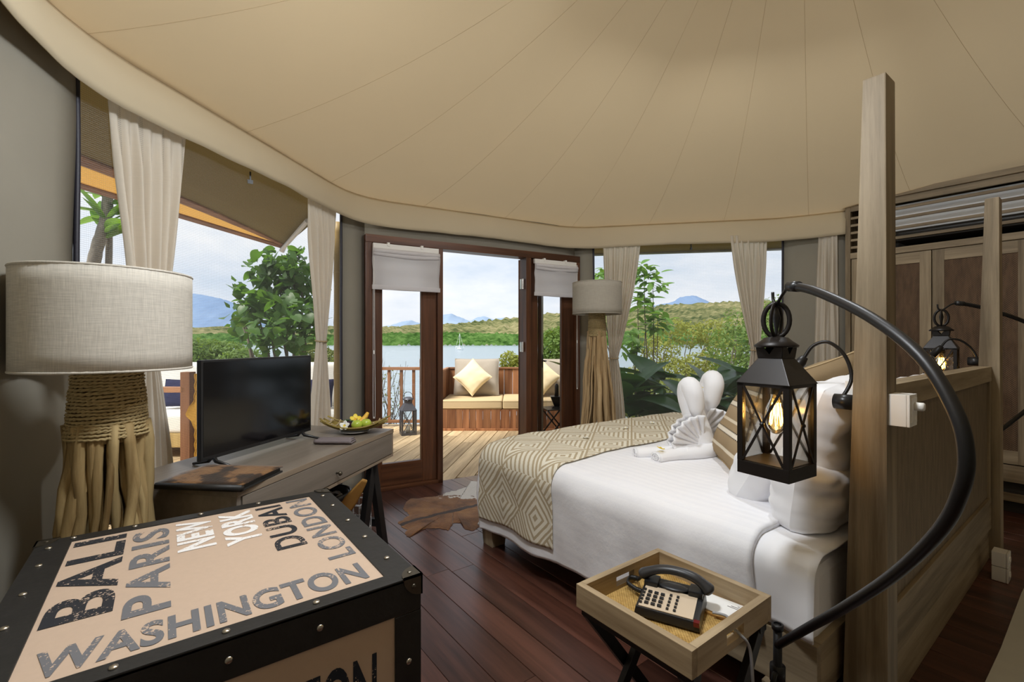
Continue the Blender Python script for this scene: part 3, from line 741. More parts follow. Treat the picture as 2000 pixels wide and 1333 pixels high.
# ------------------------------------------------------------------ driftwood lamps
def drift_lamp(lab, loc, rs, z0, z1, zr, rtop, rneck, rfoot, nst, mw, ms, mr, seed, rstick):
    t = thing('driftwood_lamp', lab, 'floor lamp', loc)
    rr = random.Random(seed)
    def shade(u, v): 
        a = 2*PI*u; r = rs*(1+.002*math.sin(a*3)); return (math.cos(a)*r, math.sin(a)*r, lerp(z0, z1, v))
    m = MB(); m.grid(shade, 64, 6, True); sh = m.build('lamp_shade', ms, t, smooth=True, thick=.004)
    for z in (z0, z1):
        m = MB(); m.tube([(math.cos(2*PI*i/48)*rs, math.sin(2*PI*i/48)*rs, z) for i in range(49)], .0045, 6, False); m.build('rim', ms, sh, smooth=True)
    m = MB()
    for k in range(3):
        an = 2*PI*k/3+.4; m.tube([(0, 0, z1-.06), (math.cos(an)*rs*.99, math.sin(an)*rs*.99, z1-.01)], .003, 5)
    m.tube([(0, 0, zr-.05), (0, 0, z1-.05)], .010, 8); m.sphere((0, 0, z1-.13), .03, 10, 8); m.build('fitting', 'black_metal', t)
    # rope wrap: one long coil, rings overlapping
    m = MB(); H = z0+.03-zr; turn = .0118; N = int(H/turn)+1; K_ = 44
    for st_ in (0, 1):
        pts = []
        for i in range(N*K_+1):
            k = i/(N*K_); a = 2*PI*i/K_
            r = lerp(rneck, rtop, k**.8)*(1+.03*nz(k*8, seed))+.004; tw_ = i*r*2*PI/K_/.034*2*PI+st_*PI
            z = zr+k*H+.004*nz(math.cos(a)*1.2+k*9, math.sin(a)*1.2)
            r2 = r+math.cos(tw_)*.0034; pts.append((math.cos(a)*r2, math.sin(a)*r2, z+math.sin(tw_)*.0034))
        m.tube(pts, .0042, 5)
    rp = m.build('rope_wrap', mr, t, smooth=True)
    m = MB(); m.lathe([(rneck*.93, zr-.01), (rtop*.93, zr+H+.02)], 20); m.build('core', mw, t)
    for k in range(nst):
        an = 2*PI*k/nst+rr.uniform(-.12, .12); lay = rr.choice((.72, .9, 1.0))
        r0 = rneck*.86*lay; r1 = rfoot*lay*rr.uniform(.72, 1.12); tw = rr.uniform(-.45, .45)
        w = rstick*rr.choice((.5, .7, .9, 1.1, 1.5)); pts = []; rad_ = []; nn = 15; kick = rr.uniform(-.03, .035)
        zend = 0.012+ (rr.uniform(0, .10) if k % 3 else 0)
        for i in range(nn):
            q = i/(nn-1); z = lerp(zr+.05, zend, q); a2 = an+tw*q+.30*nz(q*3+k*5, seed)
            r = lerp(r0, r1, q**1.25)+kick*math.sin(PI*q)+.022*nz(q*5+k*3.3, 3)
            pts.append((math.cos(a2)*r, math.sin(a2)*r, z)); rad_.append(w*(1-.25*q)*(1+.35*nz(q*8+k*3, seed+2)))
        m = MB(); m.tube(pts, rad_, 8); m.build('driftwood_stick', mw, t, smooth=True)
    return t
drift_lamp('driftwood lamp with wide linen shade beside the trunk', (-.150, 2.095, 0), .235, 1.205, 1.530, .975, .084, .108, .165, 30, 'driftwood', 'shade_linen', 'rope', 3, .021)
drift_lamp('tall driftwood lamp with taupe shade by the open door', (3.34, 3.085, 0), .232, 1.560, 1.858, 1.345, .070, .082, .20, 30, 'driftwood_pale', 'shade_linen_b', 'rope', 5, .017)

# ------------------------------------------------------------------ travel trunk
TX0, TX1, TY0, TY1, TZ = -.274, .486, 1.005, 1.791, .75
tc = ((TX0+TX1)/2, (TY0+TY1)/2); hx, hy = (TX1-TX0)/2, (TY1-TY0)/2
trunk = thing('travel_trunk', 'black edged tan trunk printed with city names', 'trunk', (*tc, 0))
m = MB(); m.box((-hx+.004, -hy+.004, .02), (hx-.004, hy-.004, .668)); m.build('body', 'trunk_canvas', trunk)
m = MB(); m.box((-hx+.003, -hy+.003, .672), (hx-.003, hy-.003, TZ-.003)); m.build('lid', 'trunk_canvas', trunk)
def strap(lo, hi, nm='edge_strip'):
    q = MB(); q.box(lo, hi); q.build(nm, 'black_leather', trunk, bevel=.002)
bx, by = .070, .043
for sx in (-1, 1):
    a, b = sorted((sx*hx, sx*(hx-bx-.003))); strap((a, -hy, .74), (b, hy, TZ))
    a, b = sorted((sx*hx, sx*(hx-.004))); strap((a, -hy, .668), (b, hy, TZ-.002)); strap((a, -hy, .0), (b, hy, .07))
for sy in (-1, 1):
    a, b = sorted((sy*hy, sy*(hy-by))); strap((-hx+bx, a, .74), (hx-bx, b, TZ))
    a, b = sorted((sy*hy, sy*(hy-.004))); strap((-hx, a, .670), (hx, b, TZ-.002)); strap((-hx, a, .0), (hx, b, .07))
    for sx in (-1, 1):
        x0, x1 = sorted((sx*hx, sx*(hx-.064))); a, b = sorted((sy*(hy+.0005), sy*(hy-.004))); strap((x0, a, .07), (x1, b, .668), 'corner_strip')
        x0, x1 = sorted((sx*(hx+.0005), sx*(hx-.004))); a, b = sorted((sy*hy, sy*(hy-.064))); strap((x0, a, .07), (x1, b, .668), 'corner_strip')
# corner brackets
for sx in (-1, 1):
    for sy in (-1, 1):
        m = MB(); r = .048
        arc = [(0, 0)]+[(r, 0)]+[(r*math.cos(k*PI/16)+.0*k, r*math.sin(k*PI/16)) for k in range(1, 8)]+[(0, r)]
        m.prism([(hx+.003-p[0], hy+.003-p[1]) for p in arc], TZ-.002, TZ+.003)
        o = 0
        for face in (0, 1):
            vs = []; n_ = len(arc)
            for d in (0, .004):
                for p in arc: vs.append((hx+.003-d, hy+.003-p[0], TZ+.003-p[1]) if face else (hx+.003-p[0], hy+.003-d, TZ+.003-p[1]))
            m.add(vs, [tuple(range(n_)), tuple(range(2*n_-1, n_-1, -1))]+[(k, (k+1) % n_, n_+(k+1) % n_, n_+k) for k in range(n_)])
        m.sphere((hx+.0025-.022, hy+.0025, TZ-.022), .006, 8, 5, (1, .5, 1)); m.sphere((hx-.020, hy-.02, TZ+.003), .006, 8, 5, (1, 1, .5)); m.sphere((hx+.0025, hy-.02, TZ-.02), .006, 8, 5, (.5, 1, 1))
        m.v = [(x_*sx, y_*sy, z_) for x_, y_, z_ in m.v]
        m.build('corner_bracket', 'bracket_metal', trunk, bevel=0)
rv = MB(); rv.sphere((0, 0, 0), .0075, 10, 6, (1, 1, .55)); rvm = rv.mesh('rivet', 'nickel', True)
def rivet(x_, y_, z_, rot=(0, 0, 0)): link('rivet', rvm, trunk, (x_-tc[0], y_-tc[1], z_), rot)
for x_ in (.257, .095, -.067, -.20):
    rivet(x_, 1.0265, TZ+.001); rivet(x_+.002, TY0, .707, (PI/2, 0, 0)); rivet(x_, 1.770, TZ+.001)
for y_ in (1.13, 1.29, 1.44, 1.60, 1.72):
    rivet(.452, y_, TZ+.001); rivet(-.243, y_, TZ+.001); rivet(TX1, y_, .707, (0, PI/2, 0)); rivet(TX0, y_, .707, (0, PI/2, 0))
for z_ in (.20, .38, .557): rivet(.455, TY0-.001, z_, (PI/2, 0, 0)); rivet(-.243, TY0-.001, z_, (PI/2, 0, 0))
def text_mesh(body, bold=.03, space=1.0):
    cu = bpy.data.curves.new('lettering', 'FONT'); cu.body = body; cu.offset = bold; cu.space_character = space; cu.resolution_u = 6
    ob = bpy.data.objects.new('lettering_tmp', cu); COL.objects.link(ob)
    dg = bpy.context.evaluated_depsgraph_get(); dg.update()
    me = bpy.data.meshes.new_from_object(ob.evaluated_get(dg))
    vs = [v.co.copy() for v in me.vertices]; fs = [tuple(p.vertices) for p in me.polygons]
    bpy.data.objects.remove(ob); bpy.data.curves.remove(cu); bpy.data.meshes.remove(me)
    x0 = min(v.x for v in vs); x1 = max(v.x for v in vs); y0 = min(v.y for v in vs); y1 = max(v.y for v in vs)
    return [((v.x-x0)/(x1-x0), (v.y-y0)/(y1-y0)) for v in vs], fs
def lettering(body, fn, mat, parent, bold=.03, label=None, space=1.0):
    vs, fs = text_mesh(body, bold, space); m = MB(); m.add([fn(*p) for p in vs], fs); o = m.build('lettering', mat, parent)
    if label: o['label'] = label
    return o
ZT = TZ-.003+.0012
def up_text(body, x0, x1, y0, y1, mat, bold=.035, lab=None, sp=1.0):   # reads away from the viewer, letter tops to the left
    lettering(body, lambda u, v: (lerp(x1, x0, v)-tc[0], lerp(y0, y1, u)-tc[1], ZT), mat, trunk, bold, lab, sp)
up_text('BALI', -.193, -.083, 1.250, 1.728, 'ink_dark', 0.022, 'dark letters reading BALI', 1.08)
up_text('PARIS', -.068, .014, 1.197, 1.714, 'ink_grey', 0.022, 'grey letters reading PARIS', 1.12)
up_text('NEW', .030, .117, 1.488, 1.724, 'ink_white', 0.040, 'white letters reading NEW', 1.05)
up_text('YORK', .137, .226, 1.452, 1.732, 'ink_white', 0.040, 'white letters reading YORK', 1.05)
up_text('DUBAI', .240, .316, 1.346, 1.724, 'ink_dark', 0.022, 'dark letters reading DUBAI', 1.1)
up_text('LONDON', .334, .402, 1.210, 1.738, 'ink_grey', 0.022, 'grey letters reading LONDON', 1.12)
lettering('WASHINGTON', lambda u, v: (lerp(-.178, .386, u)-tc[0], lerp(1.066, 1.157, v)-tc[1], ZT), 'ink_grey', trunk, .03, 'grey letters reading WASHINGTON', 1.05)
lettering('TON', lambda u, v: (lerp(.213, .380, u)-tc[0], TY0+.0028-tc[1], lerp(.47, .608, v)), 'ink_navy', trunk, .02, 'navy letters reading TON')

# ------------------------------------------------------------------ desk
DKA = rad(41.0); DK0 = (.214, 1.958)
desk = thing('writing_desk', 'grey-brown desk with drawer and black trestle legs', 'desk', (*DK0, 0), DKA)
def dk(x, y, z): return tuple(RZ(DKA, (*DK0, 0)) @ Vector((x, y, z)))
DLn, DD = 1.242, .60
def dbox(nm, lo, hi, mat, b=.002, par=None):
    q = MB(); q.box(lo, hi); return q.build(nm, mat, par or desk, bevel=b)
dbox('top', (0, 0, .728), (DLn, DD, .75), 'desk_top_wood')
dbox('top_edge', (0, -.003, .727), (DLn, 0, .7505), 'desk_edge_wood', .001)
dbox('side_panel', (0, 0, .595), (.02, DD, .728), 'desk_top_wood'); dbox('side_panel', (DLn-.02, 0, .595), (DLn, DD, .728), 'desk_edge_wood')
dbox('back_panel', (.02, DD-.018, .595), (DLn-.02, DD, .728), 'desk_top_wood'); dbox('bottom_panel', (.0, 0, .580), (DLn, DD, .597), 'desk_edge_wood')
dr = dbox('drawer', (.024, -.004, .602), (DLn-.024, .016, .724), 'desk_top_wood', .0015)
m = MB(); m.lathe([(.004, 0), (.004, .014), (.011, .018), (.012, .024), (.007, .03)], 14); 
m.v = [(x_+DLn/2, -.004-z_, .645+y_) for x_, y_, z_ in m.v]; m.build('knob', 'bracket_metal', dr, smooth=True)
for (xt, xb) in ((1.06, 1.21), (.18, .03)):
    for y_ in (.045, .555):
        m = MB(); m.bar((xt, y_, .58), (xb, y_, 0.0), .058, .034, (0, 1, 0)); m.build('leg', 'black_metal', desk, bevel=.003)
        m = MB(); m.bar((xt-.0 if xt > .6 else xt, y_, .58), (2*xt-xb, y_, 0.0), .058, .034, (0, 1, 0)); m.build('leg', 'black_metal', desk, bevel=.003)
    for s in (0, 1):
        xx = lerp(xt, xb, .68) if s == 0 else lerp(xt, 2*xt-xb, .68)
        m = MB(); m.bar((xx, .04, .19), (xx, .56, .19), .03, .045); m.build('stretcher', 'black_metal', desk, bevel=.002)
    m = MB(); m.bar((xt, .03, .567), (xt, .57, .567), .09, .026); m.build('top_bar', 'black_metal', desk, bevel=.002)

# television
tv = thing('television', 'flat black television standing on the desk', 'television', dk(.565, .372, .75), rad(40.))
m = MB(); m.box((-.36, -.012, .035), (.36, .012, .468)); m.build('bezel', 'black_plastic', tv, bevel=.004)
m = MB(); m.box((-.349, -.0128, .052), (.349, -.0118, .458)); m.build('screen', 'screen_black', tv)
m = MB(); m.box((-.30, .01, .08), (.30, .045, .36)); m.build('back_cover', 'black_plastic', tv, bevel=.012)
m = MB(); m.box((-.03, -.0135, .040), (.03, -.012, .046)); m.build('badge', 'grey_plastic', tv)
for s in (-1, 1):
    m = MB(); m.tube([(s*.29, 0, .045), (s*.292, -.02, .022), (s*.30, -.115, .006)], [.010, .009, .006], 8); m.tube([(s*.29, 0, .045), (s*.292, .02, .022), (s*.295, .10, .006)], [.010, .009, .006], 8)
    m.build('foot', 'black_plastic', tv, smooth=True)

# leather folder with hide cover, near corner of desk
ft = thing('guest_folder', 'black folder with brown cowhide cover on the desk', 'folder', (.190, 2.150, .7512), rad(48.))
m = MB(); m.box((-.128, -.168, 0), (.128, .168, .006)); m.build('back_cover', 'black_leather', ft, bevel=.002)
m = MB(); m.box((-.12, -.16, .006), (.122, .16, .018)); m.build('pages', 'black_leather', ft, bevel=.001)
m = MB(); m.grid(lambda u, v: (lerp(-.128, .128, u), lerp(-.168, .168, v), .022+.003*math.sin(PI*u)), 8, 10); m.build('hide_cover', 'cowhide_cover', ft, smooth=True, thick=.005)
m = MB(); m.tube([(-.128, -.168, .012), (-.128, .168, .012)], .013, 10); m.build('spine', 'black_leather', ft, smooth=True)

# fruit boat on plate
bc = dk(1.075, .165, .75)
pl = MB(); pl.lathe([(.001, .0015), (.055, .002), (.085, .012), (.088, .014), (.082, .016), (.05, .008), (.001, .007)], 28)
tag(pl.build('plate', 'plate_grey', None, smooth=True, loc=bc), 'grey round plate under the bamboo fruit boat', 'plate')
bt = thing('fruit_boat', 'bamboo strip boat tray holding fruit on desk end', 'fruit tray', (bc[0], bc[1], bc[2]+.016), -YAW+rad(2))
def boat(x_, s): # height along the boat
    return .004+.05*(abs(x_)/.185)**2.4+.022*s*s
for k in range(7):
    s = (k-3)/3; m = MB(); pts = []
    for i in range(15):
        x_ = lerp(-.188, .188, i/14); wy = .085*(1-.45*(abs(x_)/.19)**2); pts.append((x_+.01*math.sin(k*2.3), s*wy, boat(x_, s)))
    m.tube(pts, .0068, 7, squash=.7); m.build('bamboo_strip', 'bamboo_strip', bt, smooth=True)
m = MB()
m.grid(lambda u, v: (lerp(-.15, .15, u), (v*2-1)*.075*(1-.4*((u*2-1))**2), boat(lerp(-.15, .15, u), v*2-1)-.002), 14, 6); m.build('liner', 'bamboo_strip', bt, smooth=True, thick=.003)
for x_ in (-.15, -.11, .13):
    m = MB(); pts = [(x_, s/6*.092*(1-.45*(abs(x_)/.19)**2), boat(x_, s/6)+.009) for s in range(-6, 7)]; m.tube(pts, .005, 6); m.build('tie', 'rope_pale', bt)
def at_boat(x_, y_, z_): return tuple(RZ(-YAW+rad(2), (bc[0], bc[1], bc[2]+.016)) @ Vector((x_, y_, z_)))
for (x_, y_, r, lab) in ((.020, -.028, .032, 'green apple at the front of the fruit boat'), (.068, -.006, .031, 'green apple behind the other one in the fruit boat')):
    t = thing('apple', lab, 'fruit', at_boat(x_, y_, boat(x_, 0)+.003))
    m = MB(); pr = []
    for i in range(13):
        a = PI*i/12; rr = r*math.sin(a)*(1+.06*math.cos(a)); pr.append((max(.0008, rr), r-r*.93*math.cos(a)-(.010*math.exp(-((i-12)/1.4)**2))))
    m.lathe(pr, 18); m.build('flesh', 'apple_green', t, smooth=True)
    m = MB(); m.tube([(0, 0, r*1.75), (.003, 0, r*2.12)], .0016, 5); m.build('stem', 'bark', t)
for (x_, y_, lab) in ((-.052, .015, 'dark mangosteen at the left of the fruit boat'), (-.012, .0, 'dark mangosteen beside the green apples')):
    t = thing('mangosteen', lab, 'fruit', at_boat(x_, y_, boat(x_, 0)+.003))
    m = MB(); m.sphere((0, 0, .025), .026, 14, 10, (1, 1, .92)); m.build('flesh', 'mangosteen', t, smooth=True)
    m = MB()
    for k in range(4): m.sphere((math.cos(k*PI/2)*.011, math.sin(k*PI/2)*.011, .048), .010, 8, 4, (1, 1, .3))
    m.build('calyx', 'leaf_dark', t, smooth=True)
t = thing('banana', 'small ripe banana standing up in the fruit boat', 'fruit', at_boat(.035, .035, .02))
m = MB(); pts = smooth_path([(-.05, .0, .012), (-.02, .0, .022), (.012, 0, .045), (.034, 0, .078)], 5); n_ = len(pts); m.tube(pts, [.006+.011*math.sin(PI*min(1, .12+.86*i/n_)) for i in range(n_)], 8); m.build('skin', 'banana', t, smooth=True)
def frangipani(lab, loc, rot, s, outer='petal_white', inner='petal_yellow', grp=None):
    t = thing('frangipani_flower', lab, 'flower', loc, 0., grp); t.rotation_euler = rot
    for k in range(5):
        a = 2*PI*k/5; m = MB()
        def fn(u, v): 
            w = math.sin(PI*(.12+.80*v))**.8*.42*s; x_ = (u*2-1)*w; y_ = v*s; z_ = .25*s*v*v+.10*s*(u-.5)*v
            return (x_*math.cos(a)-y_*math.sin(a), x_*math.sin(a)+y_*math.cos(a), z_)
        m.grid(fn, 5, 6); m.build('petal', outer, t, smooth=True, thick=.0015)
    m = MB(); m.lathe([(.001, .0), (.22*s, .04*s), (.26*s, .09*s)], 10, (0, 0, .006*s), False); m.build('eye', inner, t, smooth=True, thick=.001)
frangipani('white frangipani flower with yellow eye on fruit boat', at_boat(-.038, -.072, .040), (rad(58), 0, -YAW), .030)
frangipani('yellow frangipani flower at the back of the fruit boat', at_boat(-.005, .030, .060), (rad(50), 0, -YAW+.5), .034, 'petal_yellow', 'banana')
# napkin
t = thing('folded_napkin', 'grey folded napkin on the desk beside fruit boat', 'napkin', dk(.80, .115, .7505), rad(-38))
for k, (w, z) in enumerate(((.098, 0), (.095, .009), (.09, .017))):
    m = MB(); m.grid(lambda u, v: (lerp(-w, w, u), lerp(-.035, .035, v)+.002*math.sin(u*9+k), z+.004+.004*math.sin(PI*v)+.002*nz(u*5, v*3, k)), 14, 6); m.build('fold', 'grey_napkin', t, smooth=True, thick=.008)
m = MB(); m.grid(lambda u, v: (lerp(-.1, .1, u), -.034-.012*math.sin(PI*v), .004+.021*v+.002*nz(u*7)), 14, 6); m.build('fold_edge', 'grey_napkin', t, smooth=True, thick=.006)

# under the desk
t = thing('waste_bin', 'round black bin under the desk', 'bin', dk(.855, .225, 0))
m = MB(); m.lathe([(.10, 0), (.135, .44), (.14, .445), (.14, .455), (.132, .455), (.098, .012), (.001, .012)], 28, cap=False); m.build('body', 'black_plastic', t, smooth=True)
m = MB(); m.lathe([(.14, .43), (.146, .44), (.146, .462), (.138, .464)], 28, cap=False); m.build('rim', 'black_plastic', t, smooth=True)
for k, (x_, y_) in enumerate(((-.03, -.05), (.035, -.02))):
    m = MB(); m.tube([(x_+math.cos(i*PI/8)*.05, y_+math.sin(i*PI/8)*.05, .42+.012*k+.01*math.sin(i)) for i in range(17)], .011, 6); m.build('coil', 'plate_grey', t, smooth=True)
t = thing('leather_slipper', 'tan leather slipper sole sticking out of the bin', 'slipper', dk(.845, .17, .29), rad(-118))
m = MB()
def sole(u, v):
    y_ = lerp(0, .31, v); w = .042*(math.sin(PI*min(1, .10+.86*v))**.45)*(1+.16*math.sin(v*5.)); x_ = (u*2-1)*w
    p = Matrix.Rotation(rad(12), 3, 'Y') @ Matrix.Rotation(rad(52), 3, 'X') @ Matrix.Rotation(rad(-62), 3, 'Y') @ Vector((x_, y_, .02*v*v)); return tuple(p)
m.grid(sole, 8, 20); m.build('sole', 'leather_tan', t, smooth=True, thick=.010)
def wire_basket(lab, loc, rz, w, d, h):
    t = thing('wire_basket', lab, 'basket', loc, rz)
    m = MB()
    for i in range(7):
        z = .01+(h-.01)*i/6
        m.tube([(-w/2, -d/2, z), (w/2, -d/2, z), (w/2, d/2, z), (-w/2, d/2, z), (-w/2, -d/2, z)], .003 if i < 6 else .005, 5)
    m.build('hoops', 'white_wire', t)
    m = MB()
    for i in range(9):
        x_ = -w/2+w*i/8
        m.tube([(x_, -d/2, h), (x_, -d/2, .008), (x_, d/2, .008), (x_, d/2, h)], .0025, 5)
    for i in range(1, 7):
        y_ = -d/2+d*i/7
        m.tube([(-w/2, y_, h), (-w/2, y_, .008), (w/2, y_, .008), (w/2, y_, h)], .0025, 5)
    m.build('stakes', 'white_wire', t)
wire_basket('white wire basket on the floor under the desk', dk(1.075, .235, 0), DKA, .13, .28, .34)
# ------------------------------------------------------------------ bed
def at(px, py, f_):                      # a point measured in the photograph, at forward distance f_
    return (*W((px-1000)/907*f_, f_), 1.3-(py-666.5)/907*f_)
BX0, BX1, BY0, BY1, BR, BT = 1.622, 3.80, .60, 2.575, .105, .617
def bed_surface(u, v, off=0., fold=1.):
    cx = min(max(u, BX0+BR), BX1-BR); cy = min(v, BY1-BR)
    ox, oy = u-cx, v-cy; d = math.hypot(ox, oy)
    puff = .028*min(1, max(0, (v-.6)/.5))*math.sin(PI*min(1, max(0, (u-BX0)/(BX1-BX0))))**.5
    top = BT+puff+.011*nz(u*2.3+5, v*2.0)+.005*nz(u*6.1, v*5.3+2)
    if d < 1e-6: return Vector((u, v, top+off))
    n = Vector((ox/d, oy/d, 0)); q = BR*PI/2
    if d < q: a = d/BR; out = BR*math.sin(a); down = BR*(1-math.cos(a))
    else: a = PI/2; out = BR+.03*(d-q); down = BR+(d-q)
    k = min(1., max(0., (d-q*.6)/.22))*fold
    s = v if abs(ox) > oy else u
    an = math.atan2(oy, abs(ox))*1.2
    ph = (cy+cx*.3)*13+an*5+2.2*nz(s*2.2, down*1.5, 4)
    out += k*(.012*math.sin(ph)+.026*nz(s*3.4+an, down*2.4, 1)+.010*nz(s*9+an, down*5, 7)-.010)
    p = Vector((cx, cy, top-down))+n*out
    p += (n*math.sin(a)+Vector((0, 0, 1))*math.cos(a))*off
    return p
def hem_z(v): return interp(v, [(.60, .315), (.80, .30), (1.55, .168), (2.1, .13), (2.7, .10)])
def drape(name, parent, mat, v0f, v1, hemf, off, nu, nv, thick, foot=True, origin=(0, 0, 0), fold=1., far=True):
    o = Vector(origin); q = BR*PI/2
    def fn(s, t):
        # t along the bed, s across
        v = lerp(v0f(s), v1, t)
        vv = min(v, BY1)
        L = q+(BT-BR-hemf(vv)); Lf = L if far else .02
        ua, ub = BX0+BR-L, BX1-BR+Lf; u = lerp(ua, ub, s)
        p = bed_surface(u, v, off, fold)
        zmin = hemf(min(p.y, BY1))
        if p.z < zmin: p.z = zmin+.004*nz(p.x*9, p.y*9)
        return (tuple(p-o), (u, v))
    m = MB(); m.grid(fn, nu, nv); return m.build(name, mat, parent, smooth=True, thick=thick)
bed = thing('bed', 'large double bed in white linen before the headboard', 'bed', (2.70, 1.55, 0))
BO = (2.70, 1.55, 0)
def bb(nm, lo, hi, mat, b=.004): q = MB(); q.box([a-c for a, c in zip(lo, BO)], [a-c for a, c in zip(hi, BO)]); return q.build(nm, mat, bed, bevel=b)
bb('side_rail', (1.668, .60, .14), (1.70, 2.52, .32), 'teak_y'); bb('side_rail', (3.73, .60, .14), (3.762, 2.52, .32), 'teak_y')
bb('foot_rail', (1.70, 2.49, .14), (3.73, 2.52, .32), 'teak_x'); bb('head_rail', (1.70, .60, .14), (3.73, .63, .32), 'teak_x')
bb('slat_base', (1.70, .63, .26), (3.73, 2.49, .30), 'teak_y')
for x_ in (1.70, 3.73):
    for y_ in (.70, 2.455):
        q = MB(); q.frustum((x_-.05, x_+.05, y_-.05, y_+.05), 0, (x_-.06, x_+.06, y_-.06, y_+.06), .14)
        q.v = [(a-BO[0], b-BO[1], c) for a, b, c in q.v]; q.build('leg', 'teak_z', bed, bevel=.003)
bb('mattress', (1.70, .62, .30), (3.73, 2.47, .555), 'white_cotton', .04)
drape('sheet', bed, 'white_cotton', lambda s: .598, .90, lambda v: hem_z(v)+.03, -.016, 120, 12, .006, origin=BO)
drape('duvet', bed, 'duvet_cotton', lambda s: .765+.05*math.sin(PI*s)+.012*math.sin(s*23), BY1-BR+BR*PI/2+(BT-BR-.10), hem_z, 0., 200, 120, .022, origin=BO)
rn = drape('bed_runner', None, 'runner_cloth', lambda s: 1.795+.015*math.sin(s*7)+.03*s, 2.485, lambda v: interp(v, [(1.7, .225), (2.6, .175)]), .022, 200, 60, .005)
tag(rn, 'taupe diamond patterned runner across the foot of the bed', 'bed runner')

# pillows and cushions
def cushion_mb(w, h, t, seed=0, pinch=.05, n=22, pw=2.6, wr=.008, ep=.48, rc_=0.):
    m = MB()
    for sgn in (1, -1):
        def fn(u, v):
            x_ = u*2-1; y_ = v*2-1
            th = t/2*max(0, (1-abs(x_)**pw)*(1-abs(y_)**pw))**ep; cr_ = 1-rc_*(x_*x_*y_*y_)**2
            ex = 1-pinch*(1-y_*y_)*(x_*x_); ey = 1-pinch*(1-x_*x_)*(y_*y_)
            z = sgn*(th+(wr*nz(x_*2.2+seed, y_*2.2, sgn)+wr*.45*nz(x_*6.5+seed, y_*4.5, sgn*3))*min(1, th/(t*.2)))
            return ((x_*w/2*ex*cr_, y_*h/2*ey*cr_, z), (u, v))
        m.grid(fn if sgn > 0 else (lambda u, v: fn(1-u, v)), n, n)
    return m
def outline(w, h, pinch=.05, n=14):
    pts = []
    for k in range(4*n+1):
        s = (k % (4*n))/n; e = int(s); f_ = s-e
        x_, y_ = [(-1+2*f_, -1), (1, -1+2*f_), (1-2*f_, 1), (-1, 1-2*f_)][e]
        pts.append((x_*w/2*(1-pinch*(1-y_*y_)*(x_*x_)), y_*h/2*(1-pinch*(1-x_*x_)*(y_*y_)), 0))
    return pts
def orient(o, c, xd, yd):
    xd = Vector(xd).normalized(); yd = Vector(yd).normalized(); z = xd.cross(yd).normalized(); yd = z.cross(xd)
    M_ = Matrix((xd, yd, z)).transposed().to_4x4(); o.matrix_world = Matrix.Translation(c) @ M_
    o.location = c; o.rotation_euler = M_.to_euler(); return o
def pillow(lab, c, xd, yd, w, h, t, seed, grp='white bed pillows'):
    o = cushion_mb(w, h, t, seed, .015, 34, 4.5, .022, .42, .07).build('pillow', 'white_cotton', None, smooth=True)
    tag(o, lab, 'pillow', grp); return orient(o, c, xd, yd)
def cushion(name, lab, mat, c, xd, yd, w, h, t, seed, pmat=None, grp=None, pinch=.06):
    r = thing(name, lab, 'cushion', c, 0, grp); orient(r, c, xd, yd)
    cushion_mb(w, h, t, seed, pinch).build('cover', mat, r, smooth=True)
    m = MB(); m.tube(outline(w, h, pinch), .005, 6); m.build('piping', pmat or mat, r, smooth=True)
    return r
pillow('white pillow lying lowest against the headboard beside the near post', (2.16, .735, .735), (1, .03, 0), (0, -.12, .99), .74, .27, .25, 1)
pillow('white pillow propped on top of the lowest one beside the near post', (2.20, .705, .975), (1, .03, .03), (0, -.28, .96), .72, .36, .22, 8)
pillow('white pillow leaning in front of the others below the hanging lantern', (2.27, .905, .825), (1, .02, .02), (0, -.50, .87), .72, .48, .22, 2)
pillow('white pillow standing at the far side of the headboard', (3.30, .715, .87), (1, 0, 0), (0, -.22, .97), .74, .50, .22, 3)
pillow('white pillow leaning at the far side behind the striped cushion', (3.22, .89, .84), (1, 0, 0), (0, -.45, .9), .72, .48, .22, 4)
cushion('striped_cushion', 'taupe striped cushion leaning behind the towel swans', 'striped_cloth', (2.45, 1.205, .865), (.74, .67, 0), (.335, -.37, .866), .58, .50, .17, 5, 'cushion_khaki', 'taupe striped bed cushions')
cushion('striped_cushion', 'taupe striped cushion at the far pillows beside the reading lamp', 'striped_cloth', (2.95, 1.09, .955), (.80, -.55, .30), (-.05, -.42, .9), .54, .50, .17, 6, 'cushion_khaki', 'taupe striped bed cushions')

